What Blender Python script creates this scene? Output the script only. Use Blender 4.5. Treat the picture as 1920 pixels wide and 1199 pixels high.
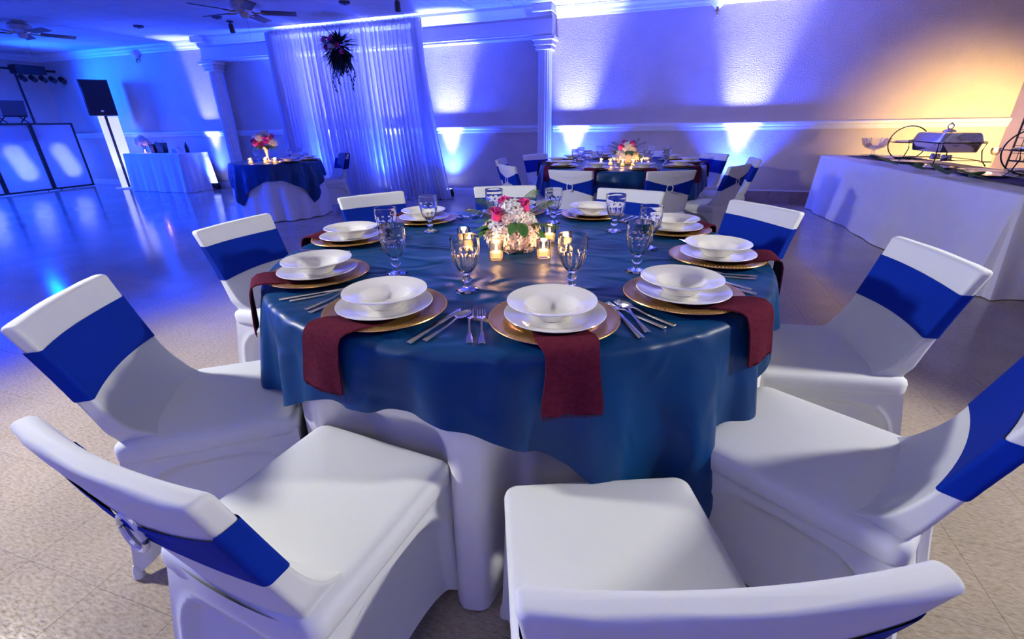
import bpy, math, random
from mathutils import Vector, Matrix
random.seed(7)
PI = math.pi
scene = bpy.context.scene
COL = scene.collection
for o in list(bpy.data.objects):
    bpy.data.objects.remove(o)

# ------------------------------------------------------------------ camera, world, lights, exposure
cam_d = bpy.data.cameras.new('camera'); cam_d.lens = 16.0; cam_d.sensor_width = 36.0
cam_d.clip_start = 0.02; cam_d.clip_end = 60
cam = bpy.data.objects.new('camera', cam_d); COL.objects.link(cam); scene.camera = cam
pitch, roll, yaw = 0.4107, -0.01974, -0.3176
fwd = Vector((math.sin(yaw) * math.cos(pitch), math.cos(yaw) * math.cos(pitch), -math.sin(pitch)))
rt = Vector((math.cos(yaw), -math.sin(yaw), 0)); up = rt.cross(fwd)
rt2 = rt * math.cos(roll) + up * math.sin(roll); up2 = up * math.cos(roll) - rt * math.sin(roll)
mw = Matrix((rt2, up2, -fwd)).transposed().to_4x4(); mw.translation = Vector((0, 0, 1.233))
cam.matrix_world = mw

w = bpy.data.worlds.new('world'); scene.world = w; w.use_nodes = True
w.node_tree.nodes['Background'].inputs[0].default_value = (0.10, 0.12, 0.25, 1)
w.node_tree.nodes['Background'].inputs[1].default_value = 0.02
vs = scene.view_settings
vs.view_transform = 'Standard'; vs.look = 'None'; vs.gamma = 1.0; vs.use_curve_mapping = False
vs.exposure = 0.0
scene.cycles.caustics_reflective = False
scene.cycles.sample_clamp_indirect = 6.0
scene.cycles.max_bounces = 8
scene.cycles.diffuse_bounces = 3
scene.cycles.glossy_bounces = 3
scene.cycles.transmission_bounces = 8
scene.cycles.transparent_max_bounces = 10
scene.cycles.use_adaptive_sampling = True
scene.cycles.adaptive_threshold = 0.15
scene.cycles.adaptive_min_samples = 16

BLUE = (0.0, 0.055, 1.0)
PALE = (0.29, 0.34, 1.0)
DEEP = (0.016, 0.048, 1.0)


def lamp(kind, name, loc, target, energy, color, radius=0.05, angle=60, blend=0.5, parent=None):
    d = bpy.data.lights.new(name, kind); d.energy = energy; d.color = color
    if kind == 'AREA':
        d.shape = 'DISK'; d.size = radius * 2
    else:
        d.shadow_soft_size = radius
    if kind == 'SPOT':
        d.spot_size = math.radians(angle); d.spot_blend = blend
    o = bpy.data.objects.new(name, d); COL.objects.link(o); o.location = loc
    if target is not None:
        o.rotation_euler = (Vector(target) - Vector(loc)).to_track_quat('-Z', 'Y').to_euler()
    o.parent = parent
    return o


# the photographer's two flash heads, left and right of the table, outside the frame
lamp('SPOT', 'flash_left', (-3.6, 0.55, 2.05), (-0.5, 1.4, 0.7), 440, (1.0, 1.0, 0.93), 0.10, 135, 0.8)
lamp('SPOT', 'flash_right', (2.8, 1.75, 2.05), (-0.2, 1.4, 0.3), 330, (1.0, 0.98, 0.93), 0.10, 70, 0.6)
# soft top fill added above and behind the camera
lamp('AREA', 'top_fill', (-0.3, -1.2, 2.6), (-1.5, 3.6, 0.5), 8, (1.0, 0.95, 0.9), 0.7)
# amber up-light standing behind the buffet, right of the frame
lamp('SPOT', 'amber_uplight', (4.02, 6.35, 0.80), (3.62, 8.0, 0.85), 400, (1.0, 0.66, 0.22), 0.04, 84, 0.9)
# unseen blue fill spots added under the ceiling to brighten the left floor
for _x, _y in ((-10.2, 3.6), (-6.9, 2.7), (-12.3, 4.2)):
    lamp('SPOT', 'floor_fill_spot', (_x, _y, 2.7), (_x + .2, _y + .7, 0), 1000, (.002, .045, 1.0), .10, 112, 1.0)
# unseen blue lamps added along the other walls for blue ambient fill
for _x, _y, _tx, _ty, _e in ((-9, -3.3, -9, -3.6, 3600), (-5, -3.3, -5, -3.6, 1500), (-1, -3.3, -1, -3.6, 900), (2.6, -3.3, 2.6, -3.6, 700),
                             (-13.5, 1.0, -13.8, 1.0, 8000), (-13.5, 3.6, -13.8, 3.6, 9500)):
    lamp('SPOT', 'fill_uplight', (_x, _y, .15), (_tx, _ty, 2.4), _e, (0.010, 0.045, 1.0), .06, 110, 1.0)


# ------------------------------------------------------------------ materials
MATS = {}


def nd(nt, t, **kw):
    n = nt.nodes.new(t)
    for k, v in kw.items():
        setattr(n, k, v)
    return n


def M(name, col, rough=0.5, metal=0.0, var=0.0, vscale=8.0, bump=0.0, bscale=60.0, bdist=0.002, sheen=0.0, trans=0.0,
      ior=1.45, emis=None, estr=0.0, coat=0.0, aniso=0.0, stretch=(1, 1, 1), island=0.0, spec=0.5):
    m = bpy.data.materials.new(name); m.use_nodes = True; MATS[name] = m
    nt = m.node_tree; b = nt.nodes['Principled BSDF']
    b.inputs['Base Color'].default_value = (*col, 1)
    b.inputs['Roughness'].default_value = rough; b.inputs['Metallic'].default_value = metal
    b.inputs['IOR'].default_value = ior
    b.inputs['Transmission Weight'].default_value = trans
    b.inputs['Sheen Weight'].default_value = sheen
    b.inputs['Coat Weight'].default_value = coat
    b.inputs['Anisotropic'].default_value = aniso
    b.inputs['Specular IOR Level'].default_value = spec
    if emis:
        b.inputs['Emission Color'].default_value = (*emis, 1); b.inputs['Emission Strength'].default_value = estr
    tc = nd(nt, 'ShaderNodeTexCoord'); mp = nd(nt, 'ShaderNodeMapping'); mp.inputs['Scale'].default_value = stretch
    nt.links.new(tc.outputs['Object'], mp.inputs[0])
    if var or island:
        no = nd(nt, 'ShaderNodeTexNoise'); no.inputs['Scale'].default_value = vscale; no.inputs['Detail'].default_value = 2
        nt.links.new(mp.outputs[0], no.inputs['Vector'])
        mr = nd(nt, 'ShaderNodeMapRange'); mr.inputs['From Min'].default_value = 0.3; mr.inputs['From Max'].default_value = 0.7
        mr.inputs['To Min'].default_value = 1 - var; mr.inputs['To Max'].default_value = 1 + var
        nt.links.new(no.outputs[0], mr.inputs[0])
        src = mr.outputs[0]
        if island:
            ge = nd(nt, 'ShaderNodeNewGeometry')
            m2 = nd(nt, 'ShaderNodeMapRange'); m2.inputs['To Min'].default_value = 1 - island; m2.inputs['To Max'].default_value = 1 + island
            nt.links.new(ge.outputs['Random Per Island'], m2.inputs[0])
            mu = nd(nt, 'ShaderNodeMath', operation='MULTIPLY')
            nt.links.new(src, mu.inputs[0]); nt.links.new(m2.outputs[0], mu.inputs[1]); src = mu.outputs[0]
        vm = nd(nt, 'ShaderNodeVectorMath', operation='SCALE'); vm.inputs[0].default_value = col
        nt.links.new(src, vm.inputs['Scale']); nt.links.new(vm.outputs[0], b.inputs['Base Color'])
    if bump:
        n2 = nd(nt, 'ShaderNodeTexNoise'); n2.inputs['Scale'].default_value = bscale; n2.inputs['Detail'].default_value = 3
        nt.links.new(mp.outputs[0], n2.inputs['Vector'])
        bp = nd(nt, 'ShaderNodeBump'); bp.inputs['Strength'].default_value = bump; bp.inputs['Distance'].default_value = bdist
        nt.links.new(n2.outputs[0], bp.inputs['Height']); nt.links.new(bp.outputs[0], b.inputs['Normal'])
    return m


def cloth_translucent(name, col, tl, transp):
    m = M(name, col, 0.9, var=0.03, vscale=20)
    nt = m.node_tree; b = nt.nodes['Principled BSDF']; out = nt.nodes['Material Output']
    t = nd(nt, 'ShaderNodeBsdfTranslucent'); t.inputs[0].default_value = (*col, 1)
    mx = nd(nt, 'ShaderNodeMixShader'); mx.inputs[0].default_value = tl
    nt.links.new(b.outputs[0], mx.inputs[1]); nt.links.new(t.outputs[0], mx.inputs[2])
    last = mx
    if transp:
        tr = nd(nt, 'ShaderNodeBsdfTransparent'); m2 = nd(nt, 'ShaderNodeMixShader'); m2.inputs[0].default_value = transp
        nt.links.new(mx.outputs[0], m2.inputs[1]); nt.links.new(tr.outputs[0], m2.inputs[2]); last = m2
    nt.links.new(last.outputs[0], out.inputs[0])
    return m


def thin_glass(name, col=(1, 1, 1), base=0.06):
    m = bpy.data.materials.new(name); m.use_nodes = True; MATS[name] = m
    nt = m.node_tree; nt.nodes.remove(nt.nodes['Principled BSDF']); out = nt.nodes['Material Output']
    tr = nd(nt, 'ShaderNodeBsdfTransparent'); tr.inputs[0].default_value = (*col, 1)
    gl = nd(nt, 'ShaderNodeBsdfGlossy'); gl.inputs['Roughness'].default_value = 0.03
    lw = nd(nt, 'ShaderNodeLayerWeight'); lw.inputs[0].default_value = 0.35
    no = nd(nt, 'ShaderNodeTexNoise'); no.inputs['Scale'].default_value = 40
    mr = nd(nt, 'ShaderNodeMapRange'); mr.inputs['To Min'].default_value = base; mr.inputs['To Max'].default_value = 0.75
    nt.links.new(lw.outputs['Fresnel'], mr.inputs[0])
    mx = nd(nt, 'ShaderNodeMixShader'); nt.links.new(mr.outputs[0], mx.inputs[0])
    bp = nd(nt, 'ShaderNodeBump'); bp.inputs['Strength'].default_value = 0.05
    nt.links.new(no.outputs[0], bp.inputs['Height']); nt.links.new(bp.outputs[0], gl.inputs['Normal'])
    nt.links.new(tr.outputs[0], mx.inputs[1]); nt.links.new(gl.outputs[0], mx.inputs[2]); nt.links.new(mx.outputs[0], out.inputs[0])
    return m


M('wall', (0.60, 0.50, 0.41), 0.75, var=0.05, vscale=3, bump=1.0, bscale=58, bdist=0.006)
M('trim', (0.80, 0.78, 0.74), 0.45, var=0.02)
M('ceiling', (0.62, 0.61, 0.58), 0.85, var=0.05, vscale=30, bump=0.4, bscale=120, bdist=0.002, island=0.03)
M('ceiling_dark', (0.25, 0.25, 0.25), 0.9, var=0.05)
M('base_tile', (0.33, 0.23, 0.19), 0.4, var=0.15, vscale=10, bump=0.1)
M('subfloor', (0.18, 0.15, 0.12), 0.8, var=0.1)
M('spandex', (0.69, 0.70, 0.70), 0.75, var=0.015, vscale=6, sheen=0.15)
M('royal', (0.0, 0.022, 0.30), 0.8, var=0.05, vscale=5, spec=0.15)
M('white_cloth', (0.80, 0.78, 0.77), 0.85, var=0.02, bump=0.15, bscale=18, bdist=0.004)
M('silver', (0.82, 0.81, 0.80), 0.16, 1.0, var=0.02)
M('steel_polished', (0.86, 0.85, 0.83), 0.08, 1.0, var=0.02)
M('buckle', (0.85, 0.85, 0.88), 0.2, 0.4, bump=0.8, bscale=300, bdist=0.001)
M('gold', (0.72, 0.41, 0.12), 0.30, 0.75, var=0.05, vscale=12)
M('china', (0.83, 0.80, 0.74), 0.12, var=0.01, coat=0.3)
M('napkin', (0.105, 0.011, 0.027), 0.95, var=0.18, vscale=90, bump=0.5, bscale=500, bdist=0.0008, spec=0.1)
M('glass', (1, 1, 1), 0.0, trans=1.0, ior=1.26, bump=0.02, bscale=30)
thin_glass('votive_glass', (0.98, 0.96, 0.93)); thin_glass('clear_glass')
M('wax', (0.9, 0.75, 0.55), 0.5, var=0.03, emis=(1.0, 0.45, 0.12), estr=2.2)  # emission puts the flame's warm glow into the wax itself
M('flame', (1, 0.7, 0.3), 0.5, var=0.01, emis=(1.0, 0.62, 0.22), estr=28)
M('petal_white', (0.86, 0.82, 0.78), 0.7, var=0.06, vscale=30, sheen=0.1, island=0.08)
M('petal_peach', (0.86, 0.70, 0.62), 0.7, var=0.06, vscale=30, island=0.08)
M('rose_pink', (0.76, 0.03, 0.27), 0.55, var=0.15, vscale=40, sheen=0.2)
M('leaf', (0.06, 0.17, 0.035), 0.45, var=0.3, vscale=25, island=0.3)
M('leaf_light', (0.09, 0.16, 0.03), 0.45, var=0.3, vscale=25, island=0.3)
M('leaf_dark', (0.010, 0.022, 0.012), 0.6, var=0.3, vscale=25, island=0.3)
M('stem', (0.10, 0.14, 0.05), 0.6, var=0.2)
M('black', (0.012, 0.012, 0.014), 0.5, var=0.1)
M('black_gloss', (0.01, 0.01, 0.012), 0.25, var=0.1)
M('dark_grey', (0.05, 0.05, 0.055), 0.5, var=0.1)
M('navy_runner', (0.012, 0.02, 0.09), 0.7, var=0.2, vscale=20, bump=0.2, bscale=40)
M('fan_blade', (0.10, 0.07, 0.05), 0.45, var=0.2, stretch=(1, 8, 1))
M('fan_metal', (0.55, 0.50, 0.45), 0.4, 0.3, var=0.1)
M('brass', (0.55, 0.30, 0.10), 0.3, 1.0, var=0.1)
M('led', (0.6, 0.7, 1.0), 0.3, var=0.01, emis=(0.45, 0.55, 1.0), estr=30)
M('laptop', (0.25, 0.26, 0.3), 0.4, 0.6, var=0.05)
M('denim', (0.10, 0.16, 0.30), 0.8, var=0.15, vscale=30, bump=0.3, bscale=50)
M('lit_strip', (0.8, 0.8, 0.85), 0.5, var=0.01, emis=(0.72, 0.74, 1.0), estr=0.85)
M('frosted_white', (0.85, 0.85, 0.85), 0.5, var=0.02)
cloth_translucent('sheer', (0.82, 0.82, 0.86), 0.5, 0.12)
cloth_translucent('scrim', (0.85, 0.85, 0.88), 0.6, 0.0)

# satin: dark petrol blue with crushed wrinkles
m = M('satin', (0.0, 0.042, 0.145), 0.42, var=0.14, vscale=5, sheen=0.05, spec=0.35)
nt = m.node_tree; b = nt.nodes['Principled BSDF']; b.inputs['Sheen Tint'].default_value = (0.15, 0.5, 1, 1)
b.inputs['Sheen Roughness'].default_value = 0.35
tc = nd(nt, 'ShaderNodeTexCoord'); wv = nd(nt, 'ShaderNodeTexNoise'); wv.noise_type = 'RIDGED_MULTIFRACTAL'; wv.inputs['Scale'].default_value = 5.5
wv.inputs['Detail'].default_value = 4; wv.inputs['Distortion'].default_value = 0.9
mp = nd(nt, 'ShaderNodeMapping'); mp.inputs['Scale'].default_value = (1.0, 1.6, 1.0); mp.inputs['Rotation'].default_value = (0, 0, 0.6)
nt.links.new(tc.outputs['Object'], mp.inputs[0]); nt.links.new(mp.outputs[0], wv.inputs['Vector'])
bp = nd(nt, 'ShaderNodeBump'); bp.inputs['Strength'].default_value = 1.0; bp.inputs['Distance'].default_value = 0.02
nt.links.new(wv.outputs[0], bp.inputs['Height']); nt.links.new(bp.outputs[0], b.inputs['Normal'])

# vinyl floor tile: beige, streaked, waxed and scratched
m = M('floor_tile', (0.42, 0.35, 0.265), 0.2)
nt = m.node_tree; b = nt.nodes['Principled BSDF']
tc = nd(nt, 'ShaderNodeNewGeometry')
mp = nd(nt, 'ShaderNodeMapping'); mp.inputs['Scale'].default_value = (1, 3.2, 1); mp.inputs['Rotation'].default_value = (0, 0, 0.5)
nt.links.new(tc.outputs['Position'], mp.inputs[0])
n1 = nd(nt, 'ShaderNodeTexNoise'); n1.inputs['Scale'].default_value = 46; n1.inputs['Detail'].default_value = 4; n1.inputs['Roughness'].default_value = 0.65
n2 = nd(nt, 'ShaderNodeTexNoise'); n2.inputs['Scale'].default_value = 2.2; n2.inputs['Detail'].default_value = 3
nt.links.new(mp.outputs[0], n1.inputs['Vector']); nt.links.new(tc.outputs['Position'], n2.inputs['Vector'])
cr = nd(nt, 'ShaderNodeValToRGB'); e = cr.color_ramp.elements
e[0].position = 0.30; e[0].color = (0.25, 0.19, 0.125, 1); e[1].position = 0.62; e[1].color = (0.46, 0.385, 0.285, 1)
k = e.new(0.43); k.color = (0.36, 0.295, 0.215, 1)
nt.links.new(n1.outputs[0], cr.inputs[0])
mr = nd(nt, 'ShaderNodeMapRange'); mr.inputs['From Min'].default_value = 0.3; mr.inputs['From Max'].default_value = 0.7
mr.inputs['To Min'].default_value = 0.88; mr.inputs['To Max'].default_value = 1.1
nt.links.new(n2.outputs[0], mr.inputs[0])
m2 = nd(nt, 'ShaderNodeMapRange'); m2.inputs['To Min'].default_value = 0.95; m2.inputs['To Max'].default_value = 1.05
nt.links.new(tc.outputs['Random Per Island'], m2.inputs[0])
mu = nd(nt, 'ShaderNodeMath', operation='MULTIPLY'); nt.links.new(mr.outputs[0], mu.inputs[0]); nt.links.new(m2.outputs[0], mu.inputs[1])
vm = nd(nt, 'ShaderNodeVectorMath', operation='SCALE'); nt.links.new(cr.outputs[0], vm.inputs[0]); nt.links.new(mu.outputs[0], vm.inputs['Scale'])
nt.links.new(vm.outputs[0], b.inputs['Base Color'])
r1 = nd(nt, 'ShaderNodeMapRange'); r1.inputs['From Min'].default_value = 0.35; r1.inputs['From Max'].default_value = 0.7
r1.inputs['To Min'].default_value = 0.07; r1.inputs['To Max'].default_value = 0.19
nt.links.new(n1.outputs[0], r1.inputs[0]); nt.links.new(r1.outputs[0], b.inputs['Roughness'])
# fine scratches as thin wave lines in two directions
hs = []
for ang, sc in ((0.35, 7.0), (1.25, 5.0)):
    mq = nd(nt, 'ShaderNodeMapping'); mq.inputs['Rotation'].default_value = (0, 0, ang)
    nt.links.new(tc.outputs['Position'], mq.inputs[0])
    wq = nd(nt, 'ShaderNodeTexNoise'); wq.inputs['Scale'].default_value = sc; wq.inputs['Detail'].default_value = 4
    ms = nd(nt, 'ShaderNodeMapping'); ms.inputs['Scale'].default_value = (1, 22, 1)
    nt.links.new(mq.outputs[0], ms.inputs[0]); nt.links.new(ms.outputs[0], wq.inputs['Vector']); hs.append(wq)
ad = nd(nt, 'ShaderNodeMath', operation='ADD'); nt.links.new(hs[0].outputs[0], ad.inputs[0]); nt.links.new(hs[1].outputs[0], ad.inputs[1])
bp = nd(nt, 'ShaderNodeBump'); bp.inputs['Strength'].default_value = 0.05; bp.inputs['Distance'].default_value = 0.003
nt.links.new(ad.outputs[0], bp.inputs['Height']); nt.links.new(bp.outputs[0], b.inputs['Normal'])


# ------------------------------------------------------------------ mesh helpers
class MB:
    def __init__(s):
        s.v = []; s.f = []

    def add(s, v, f, mat=None):
        n = len(s.v)
        s.v += [tuple(mat @ Vector(p)) if mat else tuple(p) for p in v]
        s.f += [tuple(i + n for i in q) for q in f]
        return s

    def box(s, x0, x1, y0, y1, z0, z1, bev=0.0, mat=None):
        if bev <= 0:
            v = [(x, y, z) for z in (z0, z1) for y in (y0, y1) for x in (x0, x1)]
            f = [(0, 2, 3, 1), (4, 5, 7, 6), (0, 1, 5, 4), (2, 6, 7, 3), (0, 4, 6, 2), (1, 3, 7, 5)]
            return s.add(v, f, mat)
        b = min(bev, (x1 - x0) * .49, (y1 - y0) * .49, (z1 - z0) * .49)
        rings = []
        for z, i in ((z0, b), (z0 + b, 0), (z1 - b, 0), (z1, b)):
            a = i
            rings.append([(x0 + a + b - (b if a else 0), y0 + a, z), (x1 - a - b + (b if a else 0), y0 + a, z), (x1 - a, y0 + b if not a else y0 + a, z),
                          (x1 - a, y1 - b if not a else y1 - a, z), (x1 - b if not a else x1 - a, y1 - a, z), (x0 + b if not a else x0 + a, y1 - a, z),
                          (x0 + a, y1 - b if not a else y1 - a, z), (x0 + a, y0 + b if not a else y0 + a, z)])
        return s.loft(rings, True, mat)

    def loft(s, rings, cap=True, mat=None, closed=True):
        n = len(rings[0]); v = [p for r in rings for p in r]; f = []
        for i in range(len(rings) - 1):
            for j in range(n if closed else n - 1):
                k = (j + 1) % n
                f.append((i * n + j, i * n + k, (i + 1) * n + k, (i + 1) * n + j))
        if cap:
            f.append(tuple(range(n - 1, -1, -1))); f.append(tuple(range((len(rings) - 1) * n, len(rings) * n)))
        return s.add(v, f, mat)

    def lathe(s, prof, n=32, mod=None, mat=None):
        v = []; idx = []
        for i, (r, z) in enumerate(prof):
            if r < 1e-6:
                idx.append([len(v)]); v.append((0, 0, z))
            else:
                row = []
                for j in range(n):
                    a = 2 * PI * j / n; q = r * (mod(a, i, z) if mod else 1)
                    row.append(len(v)); v.append((q * math.cos(a), q * math.sin(a), z))
                idx.append(row)
        f = []
        for A, B in zip(idx, idx[1:]):
            for j in range(n):
                k = (j + 1) % n
                if len(A) == 1 and len(B) == 1:
                    break
                if len(A) == 1:
                    f.append((A[0], B[k], B[j]))
                elif len(B) == 1:
                    f.append((A[j], A[k], B[0]))
                else:
                    f.append((A[j], A[k], B[k], B[j]))
        return s.add(v, f, mat)

    def tube(s, path, r, n=8, closed=False, mat=None):
        P = [Vector(p) for p in path]; L = len(P); rings = []
        ref = Vector((0, 0, 1))
        for i in range(L):
            t = (P[(i + 1) % L] - P[i - 1]) if closed else (P[min(i + 1, L - 1)] - P[max(i - 1, 0)])
            t.normalize()
            a = t.cross(ref)
            if a.length < 0.05:
                a = t.cross(Vector((1, 0, 0)))
            a.normalize(); b = t.cross(a)
            rr = r[i] if isinstance(r, (list, tuple)) else r
            rings.append([tuple(P[i] + a * rr * math.cos(2 * PI * j / n) + b * rr * math.sin(2 * PI * j / n)) for j in range(n)])
        if closed:
            rings.append(rings[0])
        return s.loft(rings, not closed, mat)

    def grid(s, fn, nu, nv, mat=None):
        v = [fn(i / nu, j / nv) for j in range(nv + 1) for i in range(nu + 1)]
        f = [(j * (nu + 1) + i, j * (nu + 1) + i + 1, (j + 1) * (nu + 1) + i + 1, (j + 1) * (nu + 1) + i) for j in range(nv) for i in range(nu)]
        return s.add(v, f, mat)

    def prof_x(s, prof, x0, x1, mat=None):
        return s.loft([[(x, y, z) for y, z in prof] for x in (x0, x1)], True, mat)

    def build(s, name, mat, parent=None, loc=(0, 0, 0), rot=(0, 0, 0), smooth=40):
        me = bpy.data.meshes.new(name); me.from_pydata(s.v, [], s.f); me.update()
        me.materials.append(MATS[mat])
        if smooth:
            me.shade_smooth(); me.set_sharp_from_angle(angle=math.radians(smooth))
        o = bpy.data.objects.new(name, me); COL.objects.link(o)
        o.location = loc; o.rotation_euler = rot
        if parent: o.parent = parent
        return o


def tag(o, label, cat, group=None):
    o['label'] = label; o['category'] = cat
    if group: o['group'] = group
    return o


def thing(name, label, cat, loc=(0, 0, 0), rz=0.0, group=None):
    o = bpy.data.objects.new(name, None); COL.objects.link(o); o.empty_display_size = 0.05
    o.location = loc; o.rotation_euler = (0, 0, rz)
    return tag(o, label, cat, group)


def struct(name, mb, mat, parent=None, smooth=40):
    o = mb.build(name, mat, parent, smooth=smooth)
    if not parent: o['kind'] = 'structure'
    return o


def kids(o):
    return [c for c in bpy.data.objects if c.parent == o]


def copy_tree(o, parent=None, label=None, loc=None, rz=None, group=None):
    c = o.copy(); COL.objects.link(c)
    if parent: c.parent = parent
    if label: c['label'] = label
    if group: c['group'] = group
    if loc is not None: c.location = loc
    if rz is not None: c.rotation_euler = (0, 0, rz)
    for ch in TREE(o):
        copy_tree(ch, c)
    return c


def TREE(o):
    return list(o.children)


def share(o, loc, parent=None, rot=None):
    c = o.copy(); COL.objects.link(c); c.location = loc
    if parent: c.parent = parent
    if rot is not None: c.rotation_euler = rot
    return c


def sstep(a, b, x):
    t = max(0.0, min(1.0, (x - a) / (b - a))); return t * t * (3 - 2 * t)


def rrect(hx, hy, r, nc=5, ns=6):
    "rounded rectangle outline, counter-clockwise, starting on the +x side"
    pts = []
    cs = [(hx - r, hy - r, 0), (-hx + r, hy - r, 90), (-hx + r, -hy + r, 180), (hx - r, -hy + r, 270)]
    for k, (cx, cy, a0) in enumerate(cs):
        for j in range(nc + 1):
            a = math.radians(a0 + 90 * j / nc); pts.append((cx + r * math.cos(a), cy + r * math.sin(a)))
        nx = cs[(k + 1) % 4]; a = math.radians(a0 + 90)
        p0 = pts[-1]; p1 = (nx[0] + r * math.cos(math.radians(nx[2])), nx[1] + r * math.sin(math.radians(nx[2])))
        for j in range(1, ns):
            t = j / ns; pts.append((p0[0] + (p1[0] - p0[0]) * t, p0[1] + (p1[1] - p0[1]) * t))
    return pts


# ------------------------------------------------------------------ the room
X0, X1, Y0, Y1, ZC = -13.8, 4.12, -3.6, 8.0, 2.80
floor = struct('floor', MB().box(X0 - .2, X1 + .2, Y0 - .2, Y1 + .2, -0.2, -0.006), 'subfloor')
T = 0.305
mt = MB(); g = 0.0003; h = T / 2 - g
mt.loft([[(-h, -h, -.005), (h, -h, -.005), (h, h, -.005), (-h, h, -.005)], [(-h, -h, -.0004), (h, -h, -.0004), (h, h, -.0004), (-h, h, -.0004)],
         [(-h + .0006, -h + .0006, 0), (h - .0006, -h + .0006, 0), (h - .0006, h - .0006, 0), (-h + .0006, h - .0006, 0)]], True)
tiles = []
i0 = int(math.ceil((X0 + 1.46) / T)) - 1; i1 = int((X1 + 1.46) / T) + 1
j0 = int(math.ceil((Y0 - .49) / T)) - 1; j1 = int((Y1 - .49) / T) + 1
for i in range(i0, i1 + 1):
    for j in range(j0, j1 + 1):
        x, y = -1.46 + T * (i + .5), .49 + T * (j + .5)
        if x < X0 - .1 or x > X1 + .1 or y < Y0 - .1 or y > Y1 + .1: continue
        # keep as own pieces the tiles nearest in view
        vx = Vector((x, y, -1.233)); d = vx.dot(fwd)
        inview = d > 0.1 and abs(vx.dot(rt2) / d) < 1.22 and abs(vx.dot(up2) / d) < 0.80
        tiles.append((vx.length if inview else 99 + vx.length, x, y))
tiles.sort()
first = None
for d, x, y in tiles[:300]:
    if first is None:
        first = mt.build('floor_tile', 'floor_tile', floor, (x, y, 0), smooth=0)
    else:
        share(first, (x, y, 0), floor)
rest = MB()
for d, x, y in tiles[300:]:
    rest.add(mt.v, mt.f, Matrix.Translation((x, y, 0)))
o = rest.build('far_floor_tiles', 'floor_tile', floor, smooth=0); o['kind'] = 'stuff'

ceil = struct('ceiling', MB().box(X0 - .2, X1 + .2, Y0 - .2, Y1 + .2, ZC + .012, ZC + .2), 'ceiling_dark')
S = 0.61; c_ = MB(); q = S / 2 - .0035
c_.loft([[(-q, -q, .011), (-q, q, .011), (q, q, .011), (q, -q, .011)], [(-q, -q, .003), (-q, q, .003), (q, q, .003), (q, -q, .003)],
         [(-q + .004, -q + .004, 0), (-q + .004, q - .004, 0), (q - .004, q - .004, 0), (q - .004, -q + .004, 0)]], True)
cells = []
for i in range(-20, 12):
    for j in range(-20, 3):
        x, y = -2.38 + S * (i + .5), 7.31 + S * (j + .5)
        if x < X0 - .2 or x > X1 + .2 or y < Y0 - .2 or y > Y1 + .2: continue
        cells.append((-(y) + 0.02 * abs(x + 4), x, y))
cells.sort(); first = None
for d, x, y in cells[:150]:
    if first is None:
        first = c_.build('ceiling_panel', 'ceiling', ceil, (x, y, ZC), smooth=0)
    else:
        share(first, (x, y, ZC), ceil)
rest = MB()
for d, x, y in cells[150:]:
    rest.add(c_.v, c_.f, Matrix.Translation((x, y, ZC)))
o = rest.build('rear_ceiling_panels', 'ceiling', ceil, smooth=0); o['kind'] = 'stuff'

struct('wall_back', MB().box(X0 - .2, X1 + .2, Y1, Y1 + .2, -.2, ZC + .2), 'wall')
struct('wall_left', MB().box(X0 - .2, X0, Y0, Y1, -.2, ZC + .2), 'wall')
struct('wall_right', MB().box(X1, X1 + .2, Y0, Y1, -.2, ZC + .2), 'wall')
struct('wall_front', MB().box(X0 - .2, X1 + .2, Y0 - .2, Y0, -.2, ZC + .2), 'wall')

rail = [(Y1, 1.055), (Y1 - .018, 1.058), (Y1 - .022, 1.075), (Y1 - .03, 1.082), (Y1 - .03, 1.105), (Y1 - .045, 1.12), (Y1 - .05, 1.14), (Y1 - .05, 1.155), (Y1 - .03, 1.165), (Y1, 1.165)]
CLX, CRX = -8.62, -1.96
segs = [(X0, CLX - .12), (CLX + .12, CRX - .12), (CRX + .12, X1)]
for n_, (a, b_) in enumerate(segs):
    struct('trim_%d' % (n_ + 1), MB().prof_x(rail, a, b_), 'trim', smooth=20)
crown = [(Y1, 2.655), (Y1 - .02, 2.657), (Y1 - .028, 2.685), (Y1 - .05, 2.70), (Y1 - .06, 2.73), (Y1 - .095, 2.765), (Y1 - .10, 2.785), (Y1 - .115, 2.79), (Y1 - .115, 2.799), (Y1, 2.799)]
struct('trim_4', MB().prof_x(crown, X0, CLX - .14), 'trim', smooth=20)
struct('trim_5', MB().prof_x(crown, CRX + .14, X1), 'trim', smooth=20)
lw = MB().prof_x([(y - Y1, z) for y, z in crown], 0, Y1 - Y0)
struct('trim_6', MB().add([(X0 - y, Y1 - x, z) for x, y, z in lw.v], [tuple(reversed(f)) for f in lw.f]), 'trim', smooth=20)
struct('trim_7', MB().add([(X1 + y, Y1 - x, z) for x, y, z in lw.v], lw.f), 'trim', smooth=20)
lr = MB().prof_x([(y - Y1, z) for y, z in rail], 0, Y1 - Y0)
struct('trim_8', MB().add([(X0 - y, Y1 - x, z) for x, y, z in lr.v], [tuple(reversed(f)) for f in lr.f]), 'trim', smooth=20)
# entablature between the two columns
FY = Y1 - .26
ent = [(Y1, 2.40), (FY + .03, 2.40), (FY + .03, 2.425), (FY, 2.43), (FY, 2.455), (FY + .02, 2.465), (FY + .02, 2.485), (FY + .035, 2.49), (FY + .035, 2.63), (FY + .02, 2.64), (FY - .01, 2.66),
       (FY - .03, 2.70), (FY - .045, 2.72), (FY - .075, 2.765), (FY - .08, 2.799), (Y1, 2.799)]
e_ = struct('trim_9', MB().prof_x(ent, CLX - .13, CRX + .13), 'trim', smooth=20)
for cx in (CLX, CRX):
    MB().box(cx - .15, cx + .15, FY - .12, Y1 - .01, 2.70, 2.797, .006).build('corner_block', 'trim', e_)
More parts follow.
